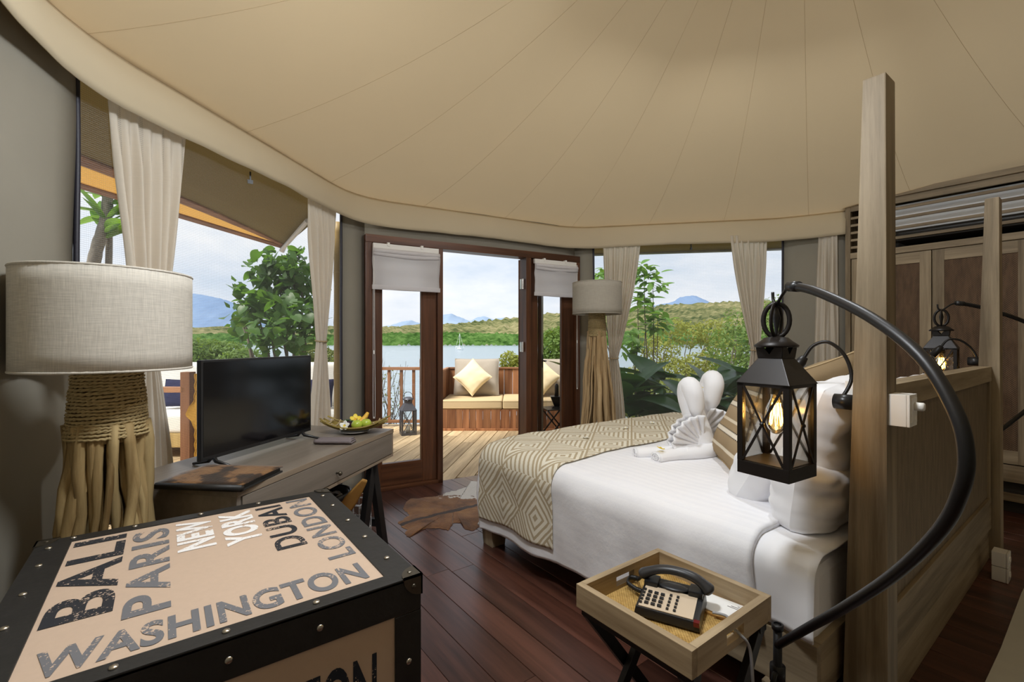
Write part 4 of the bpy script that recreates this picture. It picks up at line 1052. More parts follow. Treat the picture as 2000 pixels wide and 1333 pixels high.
# towel swans
def swan(lab, base, mirror, zoff=0., tail=True, s=1.):
    t = thing('towel_swan', lab, 'towel', (base[0], base[1], base[2]), -YAW, 'folded towel swans on the bed')
    mx = -1 if mirror else 1
    # local: x = right in view, y = away, z = up
    m = MB(); pth = smooth_path([(.075*mx, .02, .02), (.062*mx, .015, .10), (.03*mx, .02, .20), (.0, .03, .30), (-.012*mx, .02, .355), (-.012*mx, -.01, .378), (-.006*mx, -.04, .352), (.004*mx, -.048, .30), (.012*mx, -.045, .25), (.022*mx, -.035, .215)], 6)
    n_ = len(pth); rs = [interp(i/(n_-1), [(0, .064), (.25, .058), (.5, .054), (.7, .050), (.85, .040), (.95, .022), (1, .008)]) for i in range(n_)]
    m.tube([(p.x*s, p.y*s, p.z*s) for p in pth], [r*s for r in rs], 14); m.build('neck', 'towel_white', t, smooth=True)
    def fan(u, v, dy, a0, a1, R0):
        a = lerp(a0, a1, u); r = lerp(.02, R0*(1+.10*math.sin(u*PI)), v)
        w = .012*math.sin(u*2*PI*7)*(.15+v)
        return ((.075-math.cos(a)*r*1.05)*mx*s, (dy+w-.05*v*v+.03*(1-v)+math.cos(a)*.0)*s, (.03+math.sin(a)*r)*s+.02)
    for dy in (-.045, .03):
        m = MB(); m.grid(lambda u, v: fan(u, v, dy, rad(-4), rad(78), .19), 84, 12); m.build('wing', 'towel_white', t, smooth=True, thick=.010)
    if tail:
        for k, (ex, ey) in enumerate(((-.335, -.055), (-.25, -.155))):
            m = MB(); pth = smooth_path([(.11, -.03, .044), (.02, -.055-.02*k, .040), (-.12, -.05-.05*k, .036), (ex, ey, .032)], 7); n_ = len(pth)
            rs = [interp(i/(n_-1), [(0, .056), (.5, .050), (.85, .043), (1, .042)]) for i in range(n_)]
            m.tube(pth, rs, 14, True, .75); m.build('tail_roll', 'towel_white', t, smooth=True)
            e = pth[-1]; dr_ = (pth[-1]-pth[-3]).normalized(); m = MB()
            for rr in (.030, .018): m.tube([e+dr_*.003+Vector((-dr_.y, dr_.x, 0))*math.cos(i*PI/8)*rr+Vector((0, 0, 1))*math.sin(i*PI/8)*rr*.75 for i in range(17)], .004, 5)
            m.build('rolled_end', 'towel_white', t, smooth=True)
            m = MB(); q = pth[int(n_*.55)]; m.tube([q+Vector((.0, math.cos(i*PI/10)*.043, math.sin(i*PI/10)*.036-.002))+Vector((.02*math.sin(i*PI/10), 0, 0)) for i in range(21)], .005, 5); m.build('fold_band', 'towel_white', t, smooth=True)
    m = MB(); m.sphere((.032*mx*s, -.062*s, .27*s), .0045, 8, 6); m.build('eye', 'black_plastic', t)
    return t
swan('folded white towel swan in front, with rolled tail on the duvet', at(1350, 890, 2.66)[:2]+(.640,), False, s=1.06)
swan('folded white towel swan behind, against the striped cushion', at(1386, 880, 2.84)[:2]+(.640,), True, tail=False, s=1.12)
def bed_top(px, py):
    X_, Y_ = 0, 0
    f_ = 907*(1.3-.662)/(py-666.5); return W((px-1000)/907*f_, f_)
for (px, py, lab) in ((1145, 857, 'cream flower on the bed runner nearest the bed foot'), (1222, 840, 'cream flower in the middle of the bed runner'), (1274, 828, 'cream flower on the bed runner closest to the towel swans')):
    X_, Y_ = bed_top(px, py); z = bed_surface(X_, Y_, .03).z
    frangipani(lab, (X_, Y_, z), (.1, .1, px), .022, 'petal_white', 'petal_yellow', 'flowers strewn on the bed')
p = at(1366, 756, 2.66); frangipani('yellow flower on top of the towel swan heads', p, (.5, 0, 0), .020, 'petal_yellow', 'petal_yellow')
p = at(1290, 878, 2.5); frangipani('yellow flower on the towel swan tail', (p[0], p[1], p[2]+.004), (.4, .2, 1), .022, 'petal_yellow', 'petal_yellow')

# ------------------------------------------------------------------ headboard screen with tall posts
M_weave('rattan_panel', (.13, .095, .060), (.245, .185, .12), 520, .6, ax=(0, 2))
M_weave('rattan_door', (.06, .034, .018), (.145, .087, .047), 420, .6, ax=(1, 2))
hb = thing('headboard', 'teak headboard screen with rattan back and two tall posts', 'headboard', (2.94, .51, 0))
HO = (2.94, .51, 0)
def hbx(nm, lo, hi, mat, b=.003): q = MB(); q.box([a-c for a, c in zip(lo, HO)], [a-c for a, c in zip(hi, HO)]); return q.build(nm, mat, hb, bevel=b)
for x0, x1 in ((1.832, 1.930), (3.95, 4.05)):
    q = MB(); q.frustum((x0-.004, x1+.004, .459, .585), 0, (x0, x1, .466, .527), 2.155)
    q.v = [(a-HO[0], b-HO[1], c) for a, b, c in q.v]; q.build('post', 'teak_z', hb, bevel=.004)
hbx('top_rail', (1.93, .497, 1.06), (3.95, .575, 1.147), 'teak_x')
hbx('stile', (1.93, .499, .18), (1.962, .56, 1.06), 'teak_z'); hbx('stile', (3.905, .499, .18), (3.95, .56, 1.06), 'teak_z')
hbx('bottom_rail', (1.93, .498, .185), (3.95, .565, .365), 'teak_x'); hbx('kick_board', (1.93, .507, .0), (3.95, .555, .185), 'teak_x')
hbx('rattan_panel', (1.962, .512, .365), (3.905, .520, 1.06), 'rattan_panel', 0); hbx('front_panel', (1.93, .53, .185), (3.95, .56, 1.06), 'teak_x')

# switch and socket boxes
sw = thing('dimmer_box', 'white dimmer switch box with knob on the near headboard post', 'switch', (1.842, .463, 1.032))
m = MB(); m.box((0, -.046, 0), (.082, .0, .10)); m.build('housing', 'white_plastic', sw, bevel=.003)
m = MB(); m.box((.0, -.054, .0), (.082, -.0465, .10)); m.build('plate', 'white_plastic', sw, bevel=.002)
m = MB(); m.box((.012, -.057, .012), (.070, -.053, .09)); m.build('inner_plate', 'white_plastic', sw, bevel=.0015)
m = MB(); m.lathe([(.013, 0), (.013, .02), (.011, .024), (.001, .0245)], 18); m.v = [(x_+.042, -.057-z_, .063+y_) for x_, y_, z_ in m.v]; m.build('knob', 'white_plastic', sw, smooth=True)
m = MB(); m.box((.036, -.062, .020), (.046, -.057, .036)); m.build('rocker', 'white_plastic', sw, bevel=.002)
m = MB(); m.box((1.945, .578, 1.10), (2.0, .612, 1.158)); tag(m.build('switch_box', 'white_plastic', None, bevel=.003), 'small white box on bed side of the headboard top', 'switch')
sk = at(1962, 1122, 2.62)
for k, z in enumerate((.012, .092)):
    t = thing('socket_box', 'white socket box on floor below the far headboard post, '+('lower' if k == 0 else 'upper')+' of two', 'socket', (3.56, .455, z-.010), 0, 'white socket boxes on the far post')
    m = MB(); m.box((.045, -.055, 0), (.13, .0, .076)); m.build('housing', 'white_plastic', t, bevel=.003)
    m = MB(); m.box((.045, -.064, 0), (.13, -.056, .076)); m.build('plate', 'white_plastic', t, bevel=.002)
    m = MB(); m.lathe([(.018, 0), (.018, .004), (.014, .004), (.014, .001)], 16, cap=False); m.v = [(x_+.088, -.064-z_, .038+y_) for x_, y_, z_ in m.v]; m.build('outlet', 'white_plastic', t)

# ------------------------------------------------------------------ lantern stands and hanging lanterns
def lantern_mesh_parts(t, a, hb_, hg, hr, metal, glass, bulb, ring=True, cap=.055):
    """a: half side, hb_: base height, hg: glass height, hr: roof height; origin bottom centre"""
    q = MB(); q.box((-a, -a, 0), (a, a, hb_)); q.build('base', metal, t, bevel=.002)
    q = MB(); q.box((-a*.9, -a*.9, hb_), (a*.9, a*.9, hb_+.002)); q.build('floor_plate', 'bracket_metal', t)
    pw = a*.085+.002
    for sx in (-1, 1):
        for sy in (-1, 1):
            q = MB(); q.box((sx*(a-pw)-pw, sy*(a-pw)-pw, hb_), (sx*(a-pw)+pw, sy*(a-pw)+pw, hb_+hg)); q.build('corner_post', metal, t, bevel=.001)
    for k in range(4):
        an = k*PI/2; rot = Matrix.Rotation(an, 4, 'Z')
        g = MB(); g.box((-a+2*pw, -a+pw*.6, hb_), (a-2*pw, -a+pw*.6+.002, hb_+hg), rot); pn = g.build('pane', glass, t)
        q = MB(); w = a-2*pw
        for s in (-1, 1): q.bar(rot @ Vector((-w*s, -a+.002, hb_+.004)), rot @ Vector((w*s, -a+.002, hb_+hg-.004)), a*.085, .004, rot @ Vector((0, 1, 0)))
        q.sphere(rot @ Vector((0, -a, hb_+hg/2)), a*.09, 8, 5)
        q.build('cross_bar', metal, t)
        q = MB(); q.bar(rot @ Vector((-a, -a+pw, hb_+hg-.004)), rot @ Vector((a, -a+pw, hb_+hg-.004)), pw*2, .010); q.build('top_bar', metal, t)
    z = hb_+hg; n_ = a*.46
    q = MB(); q.frustum((-a*1.04, a*1.04, -a*1.04, a*1.04), z, (-n_, n_, -n_, n_), z+hr); q.build('roof', metal, t, bevel=.002)
    z += hr; q = MB()
    hn = a*.42
    for k in range(4):                               # vented neck: four struts and triangles
        rot = Matrix.Rotation(k*PI/2, 4, 'Z')
        q.add([rot @ Vector(p_) for p_ in ((-n_, -n_, z), (n_, -n_, z), (n_*1.1, -n_*1.1, z+hn), (n_*.45, -n_*1.1, z+hn), (0, -n_*1.05, z+hn*.35), (-n_*.45, -n_*1.1, z+hn), (-n_*1.1, -n_*1.1, z+hn))], [(0, 1, 4), (1, 2, 3, 4), (0, 4, 5, 6)])
    q.build('vent_neck', metal, t, thick=.003)
    z += hn; q = MB(); q.lathe([(n_*1.65, 0), (n_*1.7, .006), (n_*1.25, .012+a*.08), (n_*.9, .014+a*.2), (.004, .016+a*.24)], 24, (0, 0, z)); q.build('cap', metal, t, smooth=True)
    z += .014+a*.22
    return z
def bulb_parts(t, z, s=1.):
    q = MB(); q.tube([(0, 0, z), (0, 0, z-.055*s)], .018*s, 14); sk_ = q.build('socket', 'black_plastic', t, smooth=True)
    b = MB(); z0 = z-.055*s
    b.lathe([(.013*s, 0), (.016*s, -.012*s), (.030*s, -.045*s), (.034*s, -.075*s), (.026*s, -.105*s), (.012*s, -.122*s), (.001, -.126*s)], 20, (0, 0, z0), False); bo = b.build('bulb', 'bulb_glass', t, smooth=True)
    fm = MB()
    for k in range(8):
        an = 2*PI*k/8; r0 = .012*s; r1 = .020*s; an2 = an+PI/8
        fm.tube([(math.cos(an)*r0, math.sin(an)*r0, z0-.028*s), (math.cos(an2)*r1, math.sin(an2)*r1, z0-.098*s)], .0011*s, 5)
    fm.build('filament', 'filament', bo)
    return z0-.065*s
S1 = (1.53, .66)
def stand(lab, s0, sx, glab, rise=0.):
    t = thing('lantern_stand', lab, 'lamp stand', (*s0, 0), 0., 'curved black lantern stands')
    d = Vector((math.cos(rad(50))*sx, math.sin(rad(50)), 0))
    prof = [(.0, .352), (-.16, .504), (-.32, .655), (-.475, .812), (-.582, .945), (-.625, 1.03), (-.637, 1.10), (-.615, 1.175), (-.54, 1.27), (-.40, 1.355), (-.21, 1.43), (-.10, 1.458), (-.075, 1.461)]
    path = smooth_path([tuple(d*s_+Vector((0, 0, z_+rise))) for s_, z_ in prof], 6)
    m = MB(); m.tube(path, .0122, 14); m.build('arc_tube', 'black_metal', t, smooth=True)
    m = MB(); m.tube([d*-.115+Vector((0, 0, 1.456+rise)), d*-.070+Vector((0, 0, 1.462+rise))], .0155, 14); m.build('end_sleeve', 'black_plastic', t, smooth=True)
    m = MB(); m.tube([(0, 0, .01), (0, 0, .415+rise)], .0125, 14); m.lathe([(.0130, .40), (.017, .402), (.017, .418), (.011, .418)], 14, (0, 0, rise), cap=False); m.build('upright', 'black_metal', t, smooth=True)
    m = MB(); m.lathe([(.001, .0), (.10, .0), (.10, .008), (.03, .014), (.02, .03)], 26); m.build('foot_plate', 'black_metal', t, smooth=True)
    m = MB(); m.tube([(-.01, .0, .27), (-.045, -.01, .285), (-.06, -.01, .25)], .008, 8); m.tube([(0, 0, .24), (0, 0, .29)], .022, 12); m.build('clamp', 'black_metal', t, smooth=True)
    hk = smooth_path([tuple(d*s_+Vector((0, 0, z_+rise))) for s_, z_ in ((-.075, 1.461), (-.045, 1.452), (-.012, 1.428), (.008, 1.415), (.026, 1.428), (.030, 1.455))], 5)
    m = MB(); m.tube(hk, .0048, 8); m.build('hook', 'black_metal', t, smooth=True)
    hp = Vector((*s0, 0))+d*.008; hp.z = 1.415+rise
    hook_z = hp.z+.005
    a, hb_, hg, hr = .080, .040, .245, .078
    top = hb_+hg+hr+.08*.42+.014+.08*.22
    H_ = top+.108
    L = thing('hanging_lantern', glab, 'lantern', (hp.x, hp.y, hook_z-H_), rad(-5)*sx, 'black lanterns hung on curved stands')
    z = lantern_mesh_parts(L, a, hb_, hg, hr, 'lantern_metal', 'lantern_glass', True)
    q = MB()
    for k in (0, 1):
        rx = .030 if k == 0 else .036
        pts = []
        for i in range(25):
            an = 2*PI*i/24; x_ = math.sin(an)*rx; zz = z+.053-.053*math.cos(an)
            pts.append((x_, 0, zz) if k == 0 else (x_*.376, -x_*.927, zz))
        q.tube(pts, .0042, 6, True, 1.9)
    q.build('ring', 'lantern_metal', L, smooth=True)
    q = MB(); q.tube([(0, 0, z-.03), (0, 0, z+.012), (.002, 0, z+.06), (0, 0, z+.10)], [.004, .004, .012, .004], 8); q.build('hanger', 'black_plastic', L, smooth=True)
    bz = bulb_parts(L, hb_+hg+.02)
    lt = bpy.data.lights.new('lantern_bulb', 'POINT'); lt.energy = .8; lt.color = (1, .62, .25); lt.shadow_soft_size = .012
    lo = bpy.data.objects.new('lantern_bulb', lt); COL.objects.link(lo); lo.parent = L; lo.location = (0, 0, bz)
    return t
stand('black curved lantern stand beside the tray table', S1, 1, 'black lantern with lit bulb hanging over the near bedside')
stand('black curved lantern stand behind the far headboard post', (4.065, .735), -1, 'black lantern with lit bulb hanging at the far bedside', .085)

# fill lamps added above the view to brighten the room
def fill_pendant(lab, loc, drop, watts, dz, soft):
    pd = thing('fill_lamp', lab, 'lamp', loc, 0, 'added fill lamps above the view')
    m = MB(); m.tube([(0, 0, .16), (0, 0, drop)], .006, 8); m.build('cable', 'black_metal', pd)
    m = MB(); m.lathe([(.22, 0), (.18, .08), (.07, .14), (.03, .16)], 32, cap=False); m.build('shade', 'black_metal', pd, smooth=True, thick=.004)
    m = MB(); m.sphere((0, 0, .09), .035, 14, 10); m.build('bulb', 'fill_glow', pd, smooth=True)
    lt = bpy.data.lights.new('fill_bulb', 'POINT'); lt.energy = watts; lt.color = (.90, .95, 1.0); lt.shadow_soft_size = soft
    lo = bpy.data.objects.new('fill_bulb', lt); COL.objects.link(lo); lo.parent = pd; lo.location = (0, 0, dz)
fill_pendant('added unseen fill lamp hung from the roof above the trunk', (.60, 1.0, 2.58), .27, FILL, -.005, .15)
fill_pendant('added unseen fill lamp hung from the tent peak', (2.45, 1.05, 3.36), .70, FILL2, .07, .06)

# reading lamps on bendy stems
def reading_lamp(lab, base, pts, r, head):
    t = thing('reading_lamp', lab, 'lamp', base, 0., 'black gooseneck reading lamps')
    b = Vector(base)
    m = MB(); m.tube([(0, -.03, 0), (0, .028, 0)], .026*r, 20); m.build('mount', 'black_plastic', t, smooth=True)
    m = MB(); m.box((-.006, .0285, -.022), (.014, .029, -.004)); m.build('rating_sticker', 'paper', t)
    m = MB(); m.tube(smooth_path([Vector(p_)-b for p_ in pts], 8), .0062*r, 8); m.build('gooseneck', 'black_metal', t, smooth=True)
    h = Vector(pts[-1])-b; dn = (Vector(pts[-1])-Vector(pts[-2])).normalized()
    m = MB(); m.tube([h-dn*.005, h+dn*.02, h+dn*.07], [.012, .019, .021], 14); m.build('head', 'black_metal', t, smooth=True)
b1 = (1.862, .588, 1.092)
reading_lamp('black gooseneck reading lamp on the near headboard post', b1, [(1.875, .60, 1.10), at(1663, 740, 1.61), at(1650, 695, 1.63), at(1618, 669, 1.66), at(1588, 676, 1.69), at(1570, 700, 1.70)], 1., 1)
b2 = (3.975, .575, 1.175)
reading_lamp('black gooseneck reading lamp on the far headboard post', b2, [(3.975, .60, 1.18), at(1907, 700, 2.84), at(1896, 680, 2.86), at(1875, 665, 2.88), at(1852, 664, 2.90), at(1838, 678, 2.92)], 1., 1)
# ------------------------------------------------------------------ bedside tray on folding stand
TR = (1.02, 1.432, .635, 1.028); tcx, tcy = (TR[0]+TR[1])/2, (TR[2]+TR[3])/2; tw, td = (TR[1]-TR[0])/2, (TR[3]-TR[2])/2
M_weave('rattan_mat', (.30, .17, .04), (.62, .40, .13), 620, .55, ax=(0, 1))
ts = thing('tray_stand', 'black folding X-leg stand under the wooden tray', 'stand', (tcx, tcy, 0))
for y_ in (-.165, .165):
    for s in (-1, 1):
        m = MB(); yy = y_+(.012 if s > 0 else -.012); m.bar((-.175*s, yy, .462), (.19*s, yy, .0), .036, .02, (0, 1, 0)); m.build('leg', 'black_metal', ts, bevel=.002)
for x_ in (-.172, .172):
    m = MB(); m.box((x_-.018, -.19, .452), (x_+.018, .19, .478)); m.build('top_bar', 'black_metal', ts, bevel=.002)
for x_ in (-.13, .13):
    m = MB(); m.bar((x_*1.0, -.165, .10), (x_*1.0, .165, .10), .02); m.build('stretcher', 'black_metal', ts, bevel=.002)
tr = thing('wooden_tray', 'square wooden tray with rattan base and cut-out handles', 'tray', (tcx, tcy, .479))
m = MB(); m.box((-tw+.004, -td+.004, 0), (tw-.004, td-.004, .008)); m.build('base', 'rattan_mat', tr)
wt = .022
for s in (-1, 1):
    a, b = sorted((s*tw, s*(tw-wt))); m = MB(); m.box((a, -td, 0), (b, td, .071)); m.build('side', 'tray_wood_y', tr, bevel=.002)
    a, b = sorted((s*td, s*(td-wt))); m = MB()
    for lo, hi in (((-tw+wt, 0), (-.045, .071)), ((.045, 0), (tw-wt, .071)), ((-.045, 0), (.045, .020)), ((-.045, .050), (.045, .071))): m.box((lo[0], a, lo[1]), (hi[0], b, hi[1]))
    m.build('side', 'tray_wood_x', tr)
# telephone
PZ = .488
ph = thing('telephone', 'black corded telephone with keypad in the tray', 'telephone', (1.226, .832, PZ), rad(-66))
m = MB(); m.frustum((-.092, .092, -.086, .080), .004, (-.088, .088, -.082, .076), .030); 
m.v = [(x_, y_, z_+(.022*(y_+.08)/.16 if z_ > .02 else 0)) for x_, y_, z_ in m.v]; m.build('housing', 'black_plastic', ph, bevel=.006)
m = MB(); m.box((-.08, -.078, .0305), (.072, .022, .0325)); m.v = [(x_, y_, z_+.022*(y_+.08)/.16) for x_, y_, z_ in m.v]; fp = m.build('face_plate', 'phone_face', ph)
km = MB(); km.box((-.006, -.0048, 0), (.006, .0048, .005)); kmesh = km.mesh('key', 'black_plastic', False, .0012)
for r in range(4):
    for c in range(3):
        y_ = -.062+r*.0175; link('key', kmesh, ph, (-.060+c*.0185, y_, .0325+.022*(y_+.08)/.16), (rad(7.5), 0, 0))
for c, x_ in enumerate((-.076, .000, .020)):
    for r in range(5):
        y_ = -.065+r*.0155; o = link('key', kmesh, ph, (x_, y_, .0325+.022*(y_+.08)/.16), (rad(7.5), 0, 0)); o.scale = (.62, .8, .9)
m = MB(); m.box((.074, -.0885, .018), (.090, -.072, .032)); m.build('message_light', 'red_plastic', ph, bevel=.002)
for a_ in (-.086, .045): m = MB(); m.box((a_, .018, .04), (a_+.041, .072, .060)); m.build('cradle', 'black_plastic', ph, bevel=.004)
m = MB(); m.sphere((0, .04, .050), .03, 16, 8, (1.5, .8, .25)); m.build('badge_oval', 'grey_plastic', ph, smooth=True)
m = MB(); pts = smooth_path([(-.10, .045, .060), (-.085, .045, .074), (-.04, .045, .094), (.01, .045, .100), (.06, .045, .092), (.092, .045, .072), (.104, .045, .058)], 5); n_ = len(pts)
m.tube(pts, [interp(i/(n_-1), [(0, .014), (.08, .023), (.25, .018), (.5, .0165), (.75, .019), (.9, .026), (1, .017)]) for i in range(n_)], 14, True, .75); hs = m.build('handset', 'grey_plastic', ph, smooth=True)
m = MB(); cpath = smooth_path([(-.098, .05, .058), (-.118, .075, .03), (-.130, .105, .016), (-.150, .095, .018), (-.148, .06, .018), (-.118, .035, .018), (-.095, .02, .022)], 16); pts = []
for i, p_ in enumerate(cpath):
    for s in range(4):
        an = (i*4+s)*PI/3.2; q = cpath[min(i+1, len(cpath)-1)]; pp = p_.lerp(q, s/4); pts.append(pp+Vector((0, math.cos(an)*.006, math.sin(an)*.006)))
m.tube(pts, .0024, 5); m.build('coiled_cord', 'black_plastic', ph, smooth=True)
m = MB(); m.tube(smooth_path([(1.285, .735, .505), (1.30, .70, .505), (1.255, .665, .512), (1.245, .632, .507), (1.262, .615, .47), (1.27, .61, .36), (1.30, .62, .20), (1.315, .64, .05), (1.36, .60, .012), (1.45, .50, .012)], 8), .0042, 7)
tag(m.build('phone_cable', 'grey_cable', None, smooth=True), 'grey telephone cable running out through the tray handle', 'cable')
m = MB(); m.box((-.055, -.075, 0), (.055, .075, .006)); tag(m.build('notepad', 'leather_tan', None, bevel=.001, loc=(1.348, .760, .4878), rot=(0, 0, rad(8))), 'brown notepad under the white card in the tray', 'notepad')
cd = thing('white_card', 'white printed card lying in the tray beside telephone', 'card', (1.352, .757, .4945), rad(8))
m = MB(); m.box((-.047, -.066, 0), (.047, .066, .0012)); m.build('sheet', 'paper', cd)
for k, (y_, w) in enumerate(((-.045, .03), (-.036, .022), (.05, .006))):
    m = MB(); m.box((.018 if k < 2 else .03, y_-w/2, .0013), (.021 if k < 2 else .036, y_+w/2, .0015)) if 0 else m.box((.012+.008*k, -.055, .0013), (.0145+.008*k, -.055+w, .0016)); m.build('printed_line', 'ink', cd)

# ------------------------------------------------------------------ wardrobe with louvred top and rattan doors
wd = thing('wardrobe', 'tall teak wardrobe with rattan doors and louvred top', 'wardrobe', (5.11, .6, 0))
WO = (5.11, .6, 0)
def wbx(nm, lo, hi, mat, b=.002, par=None): q = MB(); q.box([a-c for a, c in zip(lo, WO)], [a-c for a, c in zip(hi, WO)]); return q.build(nm, mat, par or wd, bevel=b)
WY0, WY1 = -.70, 1.602
wbx('side_panel', (5.13, WY1-.025, .0), (5.68, WY1, 2.56), 'teak_z'); wbx('side_panel', (5.13, WY0, .0), (5.68, WY0+.025, 2.56), 'teak_z')
wbx('back_panel', (5.66, WY0, .0), (5.68, WY1, 2.56), 'dark_inside'); wbx('shelf', (5.13, WY0, 2.06), (5.66, WY1, 2.08), 'teak_y')
wbx('crown', (5.085, WY0-.02, 2.556), (5.70, WY1+.02, 2.60), 'teak_y'); wbx('frieze', (5.105, WY0, 2.50), (5.13, WY1, 2.556), 'teak_y')
wbx('corner_stile', (5.10, 1.562, .0), (5.14, WY1, 2.556), 'teak_z'); wbx('louvre_stile', (5.105, 1.385, 2.115), (5.13, 1.41, 2.50), 'teak_z')
for z in (2.455, 2.37, 2.285, 2.20): wbx('slat', (5.108, WY0, z-.012), (5.128, 1.385, z+.012), 'teak_y')
for k in range(5): wbx('slat', (5.108, 1.41, 2.155+k*.068), (5.128, 1.562, 2.177+k*.068), 'teak_y')
wbx('louvre_rail', (5.10, WY0, 2.062), (5.132, 1.562, 2.115), 'teak_y')
for k in range(4):
    y1 = 1.556-.566*k; y0 = y1-.560
    d_ = wbx('door', (5.112, y0, .37), (5.132, y0+.075, 2.058), 'teak_z')
    wbx('door_stile', (5.112, y1-.075, .37), (5.132, y1, 2.058), 'teak_z', .002, d_)
    wbx('door_rail', (5.112, y0+.075, 1.965), (5.132, y1-.075, 2.058), 'teak_y', .002, d_); wbx('door_rail', (5.112, y0+.075, .37), (5.132, y1-.075, .47), 'teak_y', .002, d_)
    wbx('rattan_panel', (5.120, y0+.075, .47), (5.126, y1-.075, 1.965), 'rattan_door', 0, d_)
wbx('drawer_rail', (5.108, WY0, .235), (5.132, 1.562, .362), 'teak_y'); wbx('base_rail', (5.108, WY0, .09), (5.132, 1.562, .15), 'teak_y'); wbx('base_back', (5.16, WY0, .0), (5.18, 1.562, .24), 'dark_inside')
ac = thing('air_conditioner', 'white air conditioner behind the wardrobe louvres', 'air conditioner', (5.30, .35, 2.085))
m = MB(); m.box((-.10, -.95, .185), (.22, .95, .42)); m.build('casing', 'ac_white', ac, bevel=.02)
m = MB(); m.box((-.105, -.9, .10), (.2, .9, .185)); m.build('outlet_slot', 'dark_inside', ac)
m = MB(); m.box((-.115, -.88, .115), (-.105, .88, .135)); m.box((-.112, -.88, .155), (-.105, .88, .168)); m.build('vane', 'black_plastic', ac)

# ------------------------------------------------------------------ hide rug
rug = [(1.342, 3.14), (1.40, 3.18), (1.47, 3.235), (1.475, 3.36), (1.56, 3.50), (1.63, 3.56), (1.66, 3.53), (1.78, 3.50), (1.83, 3.48), (1.88, 3.49), (1.95, 3.52), (2.05, 3.515), (2.20, 3.56), (2.27, 3.66), (2.34, 3.62), (2.33, 3.50), (2.50, 3.40), (2.62, 3.22), (2.55, 3.0), (2.50, 2.85), (2.30, 2.80), (2.10, 2.82), (1.92, 2.86), (1.80, 2.74), (1.70, 2.70), (1.66, 2.76), (1.72, 2.85), (1.66, 2.90), (1.56, 2.80), (1.53, 2.88), (1.46, 2.92), (1.41, 2.93), (1.36, 2.90), (1.30, 2.86), (1.30, 2.93), (1.34, 3.0), (1.33, 3.05)]
rc = (1.78, 3.12); m = MB(); n_ = len(rug); dense = []
for i in range(n_):
    a, b = Vector(rug[i]), Vector(rug[(i+1) % n_])
    for k in range(6):
        p_ = a.lerp(b, k/6); p_ += Vector((nz(p_.x*30, p_.y*30), nz(p_.y*30+9, p_.x*30)))*.016; dense.append(p_)
N = len(dense)
def rugf(u, v):
    p_ = dense[int(round(u*N)) % N]; q = Vector(rc).lerp(p_, v); return ((q.x-rc[0], q.y-rc[1], .002+.010*(1-v**6)*(.7+.6*abs(nz(q.x*7, q.y*7)))))
m.grid(rugf, N, 14, True); rg = m.build('cowhide_rug', 'cowhide_rug', None, smooth=True, loc=(*rc, 0), rot=(0, 0, 0))
rg.rotation_euler = (0, 0, 0)
tag(rg, 'brown and white cowhide rug on the dark floor', 'rug')
# ------------------------------------------------------------------ deck furniture
def wloc(r, f_, z=0.): return (*W(r, f_), z)
DZ = -.026
bn = thing('deck_bench', 'built-in plank bench on the deck beyond the door', 'bench', wloc(-1.05, 6.875, DZ), -YAW)
BLn = 2.20
x_ = 0.; k = 0
while x_ < BLn:
    w = R_.choice((.085, .10, .12, .14)); m = MB(); m.box((0, -.012, .035), (min(w, BLn-x_)-.003, .012, .315)); m.build('plank', 'bench_wood', bn, bevel=.0015, bseg=1, loc=(x_, R_.uniform(-.001, .001), 0)); x_ += w
x_ = 0.
while x_ < BLn:
    w = R_.choice((.10, .12, .14)); m = MB(); m.box((0, -.012, .30), (w-.003, .012, .865)); m.build('plank', 'bench_wood', bn, bevel=.0015, bseg=1, loc=(x_, .87+R_.uniform(-.001, .001), 0)); x_ += w
y_ = .0
while y_ < .85:
    w = R_.choice((.10, .12)); m = MB(); m.box((-.024, 0, .035), (0, w-.003, .865)); m.build('plank', 'bench_wood', bn, bevel=.0015, bseg=1, loc=(0, y_, 0)); y_ += w
m = MB(); m.box((-.03, -.03, .0), (BLn, .02, .035)); m.build('plinth', 'bench_wood', bn, bevel=.002)
m = MB(); m.box((0, 0, .285), (BLn, .86, .315)); m.build('seat_board', 'bench_wood', bn)
m = MB(); m.box((-.04, .84, .865), (BLn, .90, .89)); m.box((-.04, -.02, .865), (.012, .86, .89)); m.build('cap_rail', 'rail_wood_x', bn, bevel=.002)
for k, (a, b, lab) in enumerate(((.01, .905, 'khaki seat cushion at the left of the deck bench'), (.912, 1.80, 'khaki seat cushion in the middle of the deck bench'), (1.806, 2.19, 'khaki seat cushion at the right of the deck bench'))):
    t = thing('seat_cushion', lab, 'cushion', wloc(-1.05+(a+b)/2, 6.875+.39, DZ+.316), -YAW, 'khaki deck bench cushions')
    w = (b-a)/2; m = MB(); m.box((-w, -.41, 0), (w, .41, .135)); c_ = m.build('cover', 'cushion_khaki', t, smooth=True, bevel=.035, bseg=4)
    for z in (.022, .118):
        m = MB(); m.tube([(-w+.01, -.409, z), (w-.01, -.409, z)], .005, 6); m.build('piping', 'cushion_khaki', t, smooth=True)
rd = Vector((CA, -SA, 0)); fd = Vector((SA, CA, 0)); up = Vector((0, 0, 1))
cushion('back_cushion', 'large grey-beige back cushion standing left on the deck bench', 'cushion_grey', at(931, 736, 7.50), rd, up*.93+fd*.32, .72, .60, .20, 21, grp='back cushions on deck bench', pinch=.03)
cushion('back_cushion', 'large grey-beige back cushion behind the right door leaf', 'cushion_grey', at(1086, 736, 7.50), rd, up*.93+fd*.32, .72, .60, .20, 22, grp='back cushions on deck bench', pinch=.03)
q = math.sqrt(.5)
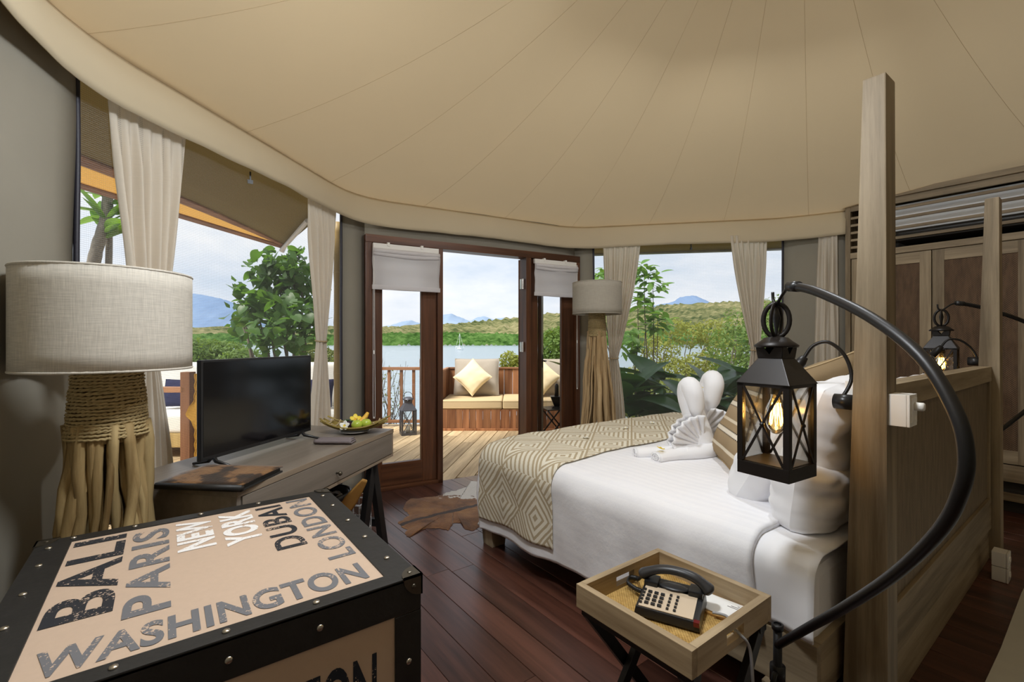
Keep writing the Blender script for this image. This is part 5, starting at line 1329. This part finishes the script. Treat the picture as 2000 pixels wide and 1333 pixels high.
cushion('throw_pillow', 'cream throw pillow set on its corner at the left of deck bench', 'cushion_cream', at(923, 737, 7.28), (rd*q-(up*.93+fd*.32)*q), (rd*q+(up*.93+fd*.32)*q), .43, .43, .16, 23, grp='cream throw pillows on deck bench', pinch=.08)
cushion('throw_pillow', 'cream throw pillow set on its corner seen through right door glass', 'cushion_cream', at(1058, 737, 7.28), (rd*q-(up*.93+fd*.32)*q), (rd*q+(up*.93+fd*.32)*q), .43, .43, .16, 24, grp='cream throw pillows on deck bench', pinch=.08)
# deck lantern
dl = thing('deck_lantern', 'weathered metal lantern standing on the deck by the railing', 'lantern', wloc(-1.478, 6.60, DZ), -YAW+rad(22))
m_ = lantern_mesh_parts(dl, .105, .035, .315, .10, 'deck_lantern_metal', 'lantern_glass', False)
m = MB(); m.tube([(math.sin(i*PI/12-PI/2)*.075, 0, m_-.03+math.cos(i*PI/12-PI/2)*.10) for i in range(13)], .004, 6); m.build('handle', 'black_metal', dl, smooth=True)
m = MB(); m.lathe([(.03, .036), (.03, .11), (.001, .112)], 14); m.build('candle', 'cushion_white', dl, smooth=True)
# railing by the water
def railing(lab, loc, rz, L, sp, h=.92, first=.06, post_end=True):
    t = thing('railing', lab, 'railing', loc, rz)
    m = MB(); m.box((0, -.04, h-.045), (L, .04, h)); m.build('top_rail', 'rail_wood_x', t, bevel=.003)
    m = MB(); m.box((0, -.025, .055), (L, .025, .10)); m.build('bottom_rail', 'rail_wood_x', t, bevel=.003)
    x_ = first
    while x_ < L-.05:
        m = MB(); m.box((-.022, -.018, .10), (.022, .018, h-.045)); m.build('baluster', 'rail_wood', t, bevel=.002, loc=(x_, 0, 0)); x_ += sp
    for x_ in ((0, L) if post_end else (0,)):
        m = MB(); m.box((x_-.04, -.04, 0), (x_+.04, .04, h+.13 if x_ else h)); m.build('post', 'rail_wood', t, bevel=.003)
    return t
railing('brown wooden railing at the water edge of the deck', wloc(-2.95, 7.22, DZ), -YAW, 1.56, .191, first=.085)
railing('brown wooden railing seen past the curtain behind the near lamp', wloc(-4.35, 4.0, DZ), -YAW, 1.56, .33, .93, .29, True)
# daybed lounge outside the left screen
db = thing('outdoor_sofa', 'white cushioned outdoor sofa beyond the left screen', 'sofa', wloc(-4.55, 5.25, DZ), -YAW)
m = MB(); m.box((0, 0, .12), (2.7, .85, .28)); m.build('base', 'bamboo', db, bevel=.01)
for x_ in (.06, 1.35, 2.64):
    for y_ in (.06, .79):
        m = MB(); m.box((x_-.035, y_-.035, 0), (x_+.035, y_+.035, .12)); m.build('leg', 'rail_wood', db)
for k in range(3):
    m = MB(); m.box((.02+.89*k, .0, .28), (.89+.89*k, .80, .50)); m.build('seat_pad', 'cushion_white', db, smooth=True, bevel=.05, bseg=4)
    m = MB(); m.box((.02+.89*k, .62, .50), (.89+.89*k, .88, 1.05)); m.build('back_pad', 'cushion_white', db, smooth=True, bevel=.07, bseg=4)
for px, lab in ((352, 'navy cushion on the outdoor sofa behind the railing post'), (617, 'navy cushion at the right end of the outdoor sofa')):
    cushion('navy_cushion', lab, 'cushion_navy', at(px, 768, 5.66), rd, up*.94+fd*.3, .42, .34, .13, px, grp='navy cushions on the outdoor sofa')
# mustard cloth hung on the railing post, scalloped edge
mc = at(384, 815, 3.957); m = MB()
def mcf(u, v):
    w = .016+.075*math.exp(-((v-.42)/.10)**2)+.005*math.sin(v*60)
    return (mc[0]+CA*(w*(u*2-1)), mc[1]-SA*(w*(u*2-1))+.01*math.sin(u*4), 1.02-v*.80)
m.grid(mcf, 8, 60); tag(m.build('hanging_cloth', 'mustard_cloth', None, thick=.006), 'mustard cloth strip hanging at the railing post behind television', 'cloth')
# side table and bottle lantern at right of the bench
st = thing('folding_table', 'small black metal folding table beside the deck bench', 'side table', wloc(.60, 6.45, DZ), -YAW+rad(15))
m = MB(); m.box((-.17, -.17, .385), (.17, .17, .40)); m.build('top', 'black_metal', st, bevel=.003)
for y_ in (-.15, .15):
    for s in (-1, 1): m = MB(); m.bar((-.16*s, y_, .385), (.16*s, y_, 0), .018); m.build('leg', 'black_metal', st)
cl = thing('candle_lantern', 'small black lantern with chimney on the folding table', 'lantern', wloc(.62, 6.45, DZ+.401), -YAW)
m = MB(); m.frustum((-.075, .075, -.075, .075), .0, (-.06, .06, -.06, .06), .02); m.build('base', 'black_metal', cl)
m = MB(); m.frustum((-.035, .035, -.035, .035), .02, (-.09, .09, -.09, .09), .16); m.build('body', 'black_metal', cl, bevel=.003)
m = MB(); m.lathe([(.03, .16), (.028, .30), (.016, .33), (.001, .335)], 14); m.build('chimney', 'black_metal', cl, smooth=True)

# ------------------------------------------------------------------ plants
def leaf_mesh(name, mat, L, Wd, cup=.15, droop=.25, heart=.0, nu=4, nv=7):
    m = MB()
    def fn(u, v):
        w = Wd/2*math.sin(PI*min(1, (.06+.94*v)))**(.75)*(1+heart*(1-v)**2); x_ = (u*2-1)*w
        return (x_, v*L-heart*.12*L*abs(u*2-1)**2*(1-v)*2, cup*abs(x_)-droop*L*v*v)
    m.grid(fn, nu, nv); return m.mesh(name, mat, True)
def put_leaf(me, parent, p, yaw, pitch, roll, s):
    o = link('leaf', me, parent, p, (pitch, roll, yaw)); o.scale = (s, s, s); return o
def leafcloud(n, blobs, size, seed, up_bias=.2):
    rr = random.Random(seed); m = MB()
    tot = sum(b[1][0]*b[1][1]*b[1][2] for b in blobs)
    for c, r in blobs:
        k = int(n*r[0]*r[1]*r[2]/tot)
        for _ in range(k):
            d = Vector((rr.gauss(0, 1), rr.gauss(0, 1), rr.gauss(0, 1))).normalized()*(rr.uniform(.35, 1)**.5)
            p = Vector((c[0]+d.x*r[0], c[1]+d.y*r[1], c[2]+d.z*r[2]))
            nrm = (d+Vector((rr.gauss(0, .6), rr.gauss(0, .6), rr.gauss(0, .6)+up_bias))).normalized()
            t = nrm.cross(Vector((rr.gauss(0, 1), rr.gauss(0, 1), rr.gauss(0, 1)))).normalized(); b = nrm.cross(t); s = size*rr.uniform(.6, 1.3)
            m.add([p-t*s, p-b*s*.45+nrm*s*.1, p+t*s, p+b*s*.45+nrm*s*.1], [(0, 1, 2, 3)])
    return m
def branchy(base, tips, r, seed, wob=.12):
    rr = random.Random(seed); m = MB()
    for tp in tips:
        b = Vector(base); e = Vector(tp); pts = []
        for i in range(7):
            q_ = i/6; p = b.lerp(e, q_)+Vector((rr.uniform(-1, 1), rr.uniform(-1, 1), rr.uniform(-.5, .5)))*wob*math.sin(PI*q_); pts.append(p)
        m.tube(pts, [lerp(r, r*.2, i/6) for i in range(7)], 6)
    return m
# broad-leaved tree behind the television
bl = thing('broadleaf_tree', 'green broad-leaved tree outside behind the television', 'tree', wloc(-3.35, 7.2, -1.6), 0)
lm = leaf_mesh('leaf', 'leaf_big', .135, .13, .25, .25, .55)
rr = random.Random(5); tb = Vector(wloc(-3.35, 7.2, -1.6)); ctr = Vector(at(530, 610, 7.0)); cl_ = []
spots = [((548, 555), .52), ((500, 600), .42), ((560, 625), .55), ((590, 560), .4), ((475, 640), .24), ((520, 520), .26), ((575, 510), .25), ((600, 640), .4), ((520, 668), .33), ((462, 560), .18)]
m = MB(); nl = 0; rest = MB()
for (sx_, sy_), sr in spots:
    c = Vector(at(sx_, sy_, 7.0+rr.uniform(-.3, .4))); nn = int(300*sr*sr/1.45)+8
    for _ in range(nn):
        d = Vector((rr.gauss(0, 1), rr.gauss(0, 1), rr.gauss(0, 1))).normalized()*rr.uniform(.55, 1.)
        p = c+d*sr-tb
        if nl < 296: put_leaf(lm, bl, p, rr.uniform(0, 6.28), rr.uniform(-1.0, .2), rr.uniform(-.5, .5), rr.uniform(.75, 1.35)); nl += 1
    for _ in range(int(520*sr*sr)):
        d = Vector((rr.gauss(0, 1), rr.gauss(0, 1), rr.gauss(0, 1))).normalized()*rr.uniform(.1, .9)
        p = c+d*sr-tb; nrm = Vector((rr.gauss(0, 1), rr.gauss(0, 1), rr.gauss(.4, 1))).normalized(); t_ = nrm.cross(Vector((rr.gauss(0, 1), 1, 0))).normalized(); b_ = nrm.cross(t_); s = .065*rr.uniform(.7, 1.3)
        rest.add([p-t_*s*1.1, p-b_*s*.8-t_*s*.3, p+t_*s*1.2, p+b_*s*.8-t_*s*.3], [(0, 1, 2, 3)])
o = rest.build('inner_foliage', 'leaf_big', bl); o['kind'] = 'stuff'
m = branchy((0, 0, 0), [Vector(at(a_, b_, 7.05))-tb for (a_, b_), _ in spots], .05, 9, .10); m.build('branches', 'bark', bl, smooth=True)
# frangipani at the far left
fg = thing('frangipani_tree', 'bare-stemmed frangipani with long leaves outside the far left screen', 'tree', (*at(192, 520, 4.4)[:2], -1.), 0)
fb = Vector((*at(192, 520, 4.4)[:2], -1.))
m = MB(); pth = smooth_path([Vector(at(165, 900, 4.4))-fb, Vector(at(172, 600, 4.4))-fb, Vector(at(186, 500, 4.4))-fb, Vector(at(206, 430, 4.4))-fb, Vector(at(211, 375, 4.4))-fb], 8)
m.tube(pth, [.062*(1-.35*i/len(pth))*(1+.05*math.sin(i*2.1)) for i in range(len(pth))], 10); m.build('trunk', 'bark_grey', fg, smooth=True)
m = MB(); m.tube(smooth_path([Vector(at(212, 900, 4.5))-fb, Vector(at(211, 600, 4.5))-fb, Vector(at(213, 480, 4.5))-fb, Vector(at(212, 420, 4.45))-fb], 6), .028, 8); m.build('stem', 'bark_grey', fg, smooth=True)
lf = leaf_mesh('leaf', 'leaf_fresh', .36, .085, .2, .12, 0)
tip = Vector(at(208, 380, 4.4))-fb
for i in range(34):
    an = rr.uniform(0, 6.28); put_leaf(lf, fg, tip+Vector((0, 0, rr.uniform(-.42, .10))), an, rr.uniform(-.35, .85), rr.uniform(-.4, .4), rr.uniform(.8, 1.3))
# shrub tree between the right lamp and the curtain
rt = thing('leafy_sapling', 'leafy green sapling outside beside the right curtain', 'tree', (*W(2.05, 7.0), -1.6), 0); rb = Vector((*W(2.05, 7.0), -1.6))
ls = leaf_mesh('leaf', 'leaf_fresh', .17, .075, .2, .2, 0); nl = 0
sp = [((1258, 530), .20), ((1275, 555), .22), ((1262, 620), .28), ((1170, 545), .26), ((1285, 625), .22), ((1245, 580), .22), ((1170, 600), .2), ((1235, 670), .25)]
for (a_, b_), sr in sp:
    c = Vector(at(a_, b_, 6.9))
    for _ in range(36):
        d = Vector((rr.gauss(0, 1), rr.gauss(0, 1), rr.gauss(0, 1))).normalized()*rr.uniform(.3, 1.)
        put_leaf(ls, rt, c+d*sr-rb, rr.uniform(0, 6.28), rr.uniform(-.7, .5), rr.uniform(-.5, .5), rr.uniform(.7, 1.3))
m = branchy((0, 0, 0), [Vector(at(a_, b_, 6.9))-rb for (a_, b_), _ in sp], .022, 4, .12); m.build('branches', 'bark', rt, smooth=True)
# elephant-ear plants below the right screen
ee = leaf_mesh('leaf', 'leaf_dark', .62, .46, .18, .30, .5, 6, 9); ee2 = leaf_mesh('leaf', 'leaf_dark', .85, .26, .3, .35, .0, 6, 9)
plants = [((1215, 800), 5.9), ((1290, 790), 6.1), ((1350, 800), 5.8), ((1405, 795), 6.0), ((1240, 770), 6.4), ((1450, 790), 5.9), ((1500, 780), 5.8)]
labs = ['left-hand dark green broad-leaved plant behind the lamp curtain', 'dark green broad-leaved plant outside above the bed runner', 'dark green broad-leaved plant directly behind the towel swans', 'dark green broad-leaved plant between swans and lantern', 'dark green broad-leaved plant farthest back behind the lamp curtain', 'dark green broad-leaved plant behind the hanging lantern', 'dark green broad-leaved plant at right screen edge']
for k, (((a_, b_), f_), lab) in enumerate(zip(plants, labs)):
    c = Vector((*at(a_, b_, f_)[:2], -.7)); t = thing('elephant_ear_plant', lab, 'plant', c, 0, 'broad-leaved plants below the right screen')
    zc = at(a_, b_, f_)[2]
    for i in range(9):
        an = 2*PI*i/9+rr.uniform(-.3, .3); h = zc+.05+rr.uniform(-.25, .28); rr_ = rr.uniform(.05, .30)
        p = Vector((math.cos(an)*rr_, math.sin(an)*rr_, h-c.z)); lo = put_leaf(ee if i % 3 else ee2, t, p, an-PI/2, rr.uniform(-.2, 1.0), rr.uniform(-.3, .3), rr.uniform(.6, 1.15))
    m = branchy((0, 0, 0), [(math.cos(i*.7)*.2, math.sin(i*.7)*.2, zc-c.z) for i in range(9)], .018, k, .05); m.build('stems', 'leaf_dark', t)
# bushes and scrub
def bush(name, lab, blobs, n, size, mat, seed, cat='bush', grp=None, tips=True):
    base = Vector((blobs[0][0][0], blobs[0][0][1], min(-1.75, min(b[0][2]-b[1][2] for b in blobs)-.5)))
    t = thing(name, lab, cat, base, 0, grp)
    bl_ = [((c[0]-base.x, c[1]-base.y, c[2]-base.z), r) for c, r in blobs]
    o = leafcloud(n, bl_, size, seed).build('foliage', mat, t); o['kind'] = 'stuff'
    m = branchy((0, 0, 0), [c for c, r in bl_]+[(c[0]+r[0]*.5, c[1], c[2]+r[2]*.5) for c, r in bl_], .03+size*.25, seed, .2); m.build('branches', 'bark_grey', t, smooth=True)
def B(px, py, f_, rw, rh, rdp=None): return (at(px, py, f_), (rw, rdp or rw, rh))
bush('scrub_tree', 'yellow-green scrub tree filling the right screen view', [B(1290, 690, 13, .55, .45), B(1345, 655, 13.5, .55, .4), B(1330, 730, 12.5, .8, .45), B(1410, 690, 13, .6, .5), B(1260, 740, 12, .6, .4), B(1310, 640, 13.5, .5, .28), B(1385, 650, 13.2, .45, .4), B(1370, 715, 12.6, .6, .4), B(1420, 640, 13.6, .4, .3), B(1265, 670, 13.2, .4, .35), B(1400, 750, 12.2, .7, .35)], 7000, .055, 'leaf_yellow', 31, 'tree')
bush('scrub_tree', 'fresh green scrub tree behind the right-hand curtain', [B(1450, 690, 11, .8, .9), B(1510, 680, 11, .8, 1.1), B(1525, 610, 11.5, .5, .5), B(1470, 740, 10.5, .8, .6), B(1435, 630, 11, .3, .4)], 5200, .055, 'leaf_green', 32, 'tree')
bush('scrub_bush', 'low scrub in front of the yellow-green scrub tree', [B(1280, 790, 10, 1.2, .6), B(1380, 790, 10, 1.2, .7), B(1460, 800, 9.5, 1.0, .7), B(1200, 760, 10, .8, .5)], 5000, .07, 'leaf_olive', 33)
bush('round_bush', 'rounded bright green bush behind the right door leaf', [B(1082, 678, 12, .55, .48), B(1110, 670, 12.2, .5, .5), B(1060, 700, 11.8, .4, .4)], 4200, .05, 'leaf_green', 34)
bush('yellow_bush', 'small yellow-green bush at the end of the deck bench', [B(995, 705, 9.5, .22, .20), B(1008, 712, 9.4, .18, .18)], 700, .04, 'leaf_yellow', 35)
bush('shore_bush', 'green bushes beyond the sofa at the left screen', [B(395, 690, 17, 1.0, .55), B(440, 690, 17, .9, .45), B(360, 700, 16, .9, .7), B(480, 700, 16.5, .8, .35)], 5000, .09, 'leaf_green', 36)
bush('shore_bush', 'green bush beside the left curtain above the sofa', [B(612, 690, 16, .55, .5), B(640, 705, 16, .5, .4), B(670, 712, 15, .4, .35)], 2200, .08, 'leaf_olive', 37)
tw = thing('bare_shrub', 'thin bare twiggy shrub behind the deck railing', 'shrub', wloc(-2.35, 8.3, -2.0), 0); b0 = Vector(wloc(-2.35, 8.3, -2.0))
m = branchy((0, 0, 0), [Vector(at(rr.uniform(735, 800), rr.uniform(695, 800), 8.3+rr.uniform(-.3, .3)))-b0 for _ in range(34)], .012, 6, .25); m.build('twigs', 'bark', tw)
o = leafcloud(260, [(tuple(Vector(at(755, 770, 8.3))-b0), (.35, .35, .5))], .025, 8).build('sparse_leaves', 'leaf_olive', tw); o['kind'] = 'stuff'

# ------------------------------------------------------------------ ground, water, far shore, mountains
def ground():
    def fn(u, v):
        a = 2*PI*u; r = lerp(0, 24, v); z = -1.6 if r < 9 else lerp(-1.6, -6.5, min(1, (r-9)/14)); return (2.5+math.cos(a)*r, 2.+math.sin(a)*r, z+.25*nz(math.cos(a)*r*.4, math.sin(a)*r*.4))
    m = MB(); m.grid(fn, 48, 16, True); structure(m.build('ground', 'soil', None, smooth=True))
ground()
def water():
    m = MB(); m.add([(*W(-9000, -3000), -5), (*W(9000, -3000), -5), (*W(9000, 12000), -5), (*W(-9000, 12000), -5)], [(0, 1, 2, 3)]); structure(m.build('water', 'water'))
water()
def ridge(name, mat, prof, f0, depth, base, nx, rough, fq, lab=None, bump=0., nv=10):
    """prof: (px, py) skyline as seen from the room, at forward distance f0+depth"""
    x0, x1 = prof[0][0], prof[-1][0]
    def fn(u, v):
        px = lerp(x0, x1, u); top = (666.5-interp(px, prof))/907*(f0+depth)+1.3
        f_ = f0+depth*v; r = (px-1000)/907*(f0+depth*.5)
        g = v**.7
        z = lerp(base, top, g)+(rough*nz(px*fq, v*4)+rough*.5*nz(px*fq*2.7, v*9, 5))*min(1, v*3)
        if bump: z += bump*abs(nz(px*fq*9, v*14, 3))
        return (*W(r*(f_/(f0+depth*.5))**.0, f_), z)
    m = MB(); m.grid(fn, nx, nv); return structure(m.build(name, mat, None, smooth=True))
ridge('shore_mangrove', 'mangrove', [(-200, 655), (300, 655), (420, 652), (560, 655), (740, 652), (850, 650), (1000, 653), (1100, 653), (1300, 645), (1600, 640)], 640, 60, -5, 420, 1.6, .35, bump=5, nv=6)
ridge('shore_hill', 'hill_scrub', [(-200, 645), (380, 640), (480, 645), (600, 640), (740, 640), (780, 632), (860, 634), (920, 628), (1000, 622), (1060, 615), (1120, 612), (1240, 612), (1300, 602), (1380, 596), (1450, 594), (1560, 590), (1800, 590)], 760, 500, -5, 420, 6, .12, bump=6, nv=14)
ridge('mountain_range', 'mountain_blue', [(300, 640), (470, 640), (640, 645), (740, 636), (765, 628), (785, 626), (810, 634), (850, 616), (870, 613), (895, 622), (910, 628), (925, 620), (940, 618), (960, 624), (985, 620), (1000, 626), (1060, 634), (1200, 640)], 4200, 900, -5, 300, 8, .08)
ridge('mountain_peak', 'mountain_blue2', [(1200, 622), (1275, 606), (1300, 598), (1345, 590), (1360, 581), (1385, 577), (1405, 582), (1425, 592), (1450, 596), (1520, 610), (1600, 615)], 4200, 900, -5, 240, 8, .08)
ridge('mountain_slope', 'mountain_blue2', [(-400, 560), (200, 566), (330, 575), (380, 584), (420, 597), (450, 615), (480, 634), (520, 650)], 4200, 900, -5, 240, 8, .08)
# sailboat
sb = thing('sailboat', 'small white sailboat on the bay seen through the door', 'sailboat', (*at(897, 683, 318)[:2], -5), -YAW)
m = MB(); hull = [(-2.8, 0, 1.1), (-2.2, .9, 1.0), (0, 1.2, .95), (2.2, .8, 1.0), (3.2, 0, 1.25)]
pts = hull+[(x_, -y_, z_) for x_, y_, z_ in hull[1:-1][::-1]]
n_ = len(pts); m.add(pts+[(x_*.75, y_*.5, -.2) for x_, y_, z_ in pts], [tuple(range(n_)), tuple(range(2*n_-1, n_-1, -1))]+[(k, (k+1) % n_, n_+(k+1) % n_, n_+k) for k in range(n_)]); m.build('hull', 'boat_white', sb)
m = MB(); m.box((-1.2, -.5, 1.0), (1.0, .5, 1.5)); m.build('cabin', 'boat_white', sb, bevel=.1)
m = MB(); m.tube([(.3, 0, 1.0), (.3, 0, 11.5)], .11, 6); m.build('mast', 'boat_white', sb)
m = MB(); m.tube([(.3, 0, 2.2), (-2.5, 0, 2.3)], .14, 6); m.build('boom', 'boat_white', sb)
m = MB(); m.tube([(.3, 0, 11.2), (3.1, 0, 1.3)], .05, 5); m.tube([(.3, 0, 11.2), (-2.7, 0, 1.2)], .05, 5); m.build('stays', 'boat_white', sb)
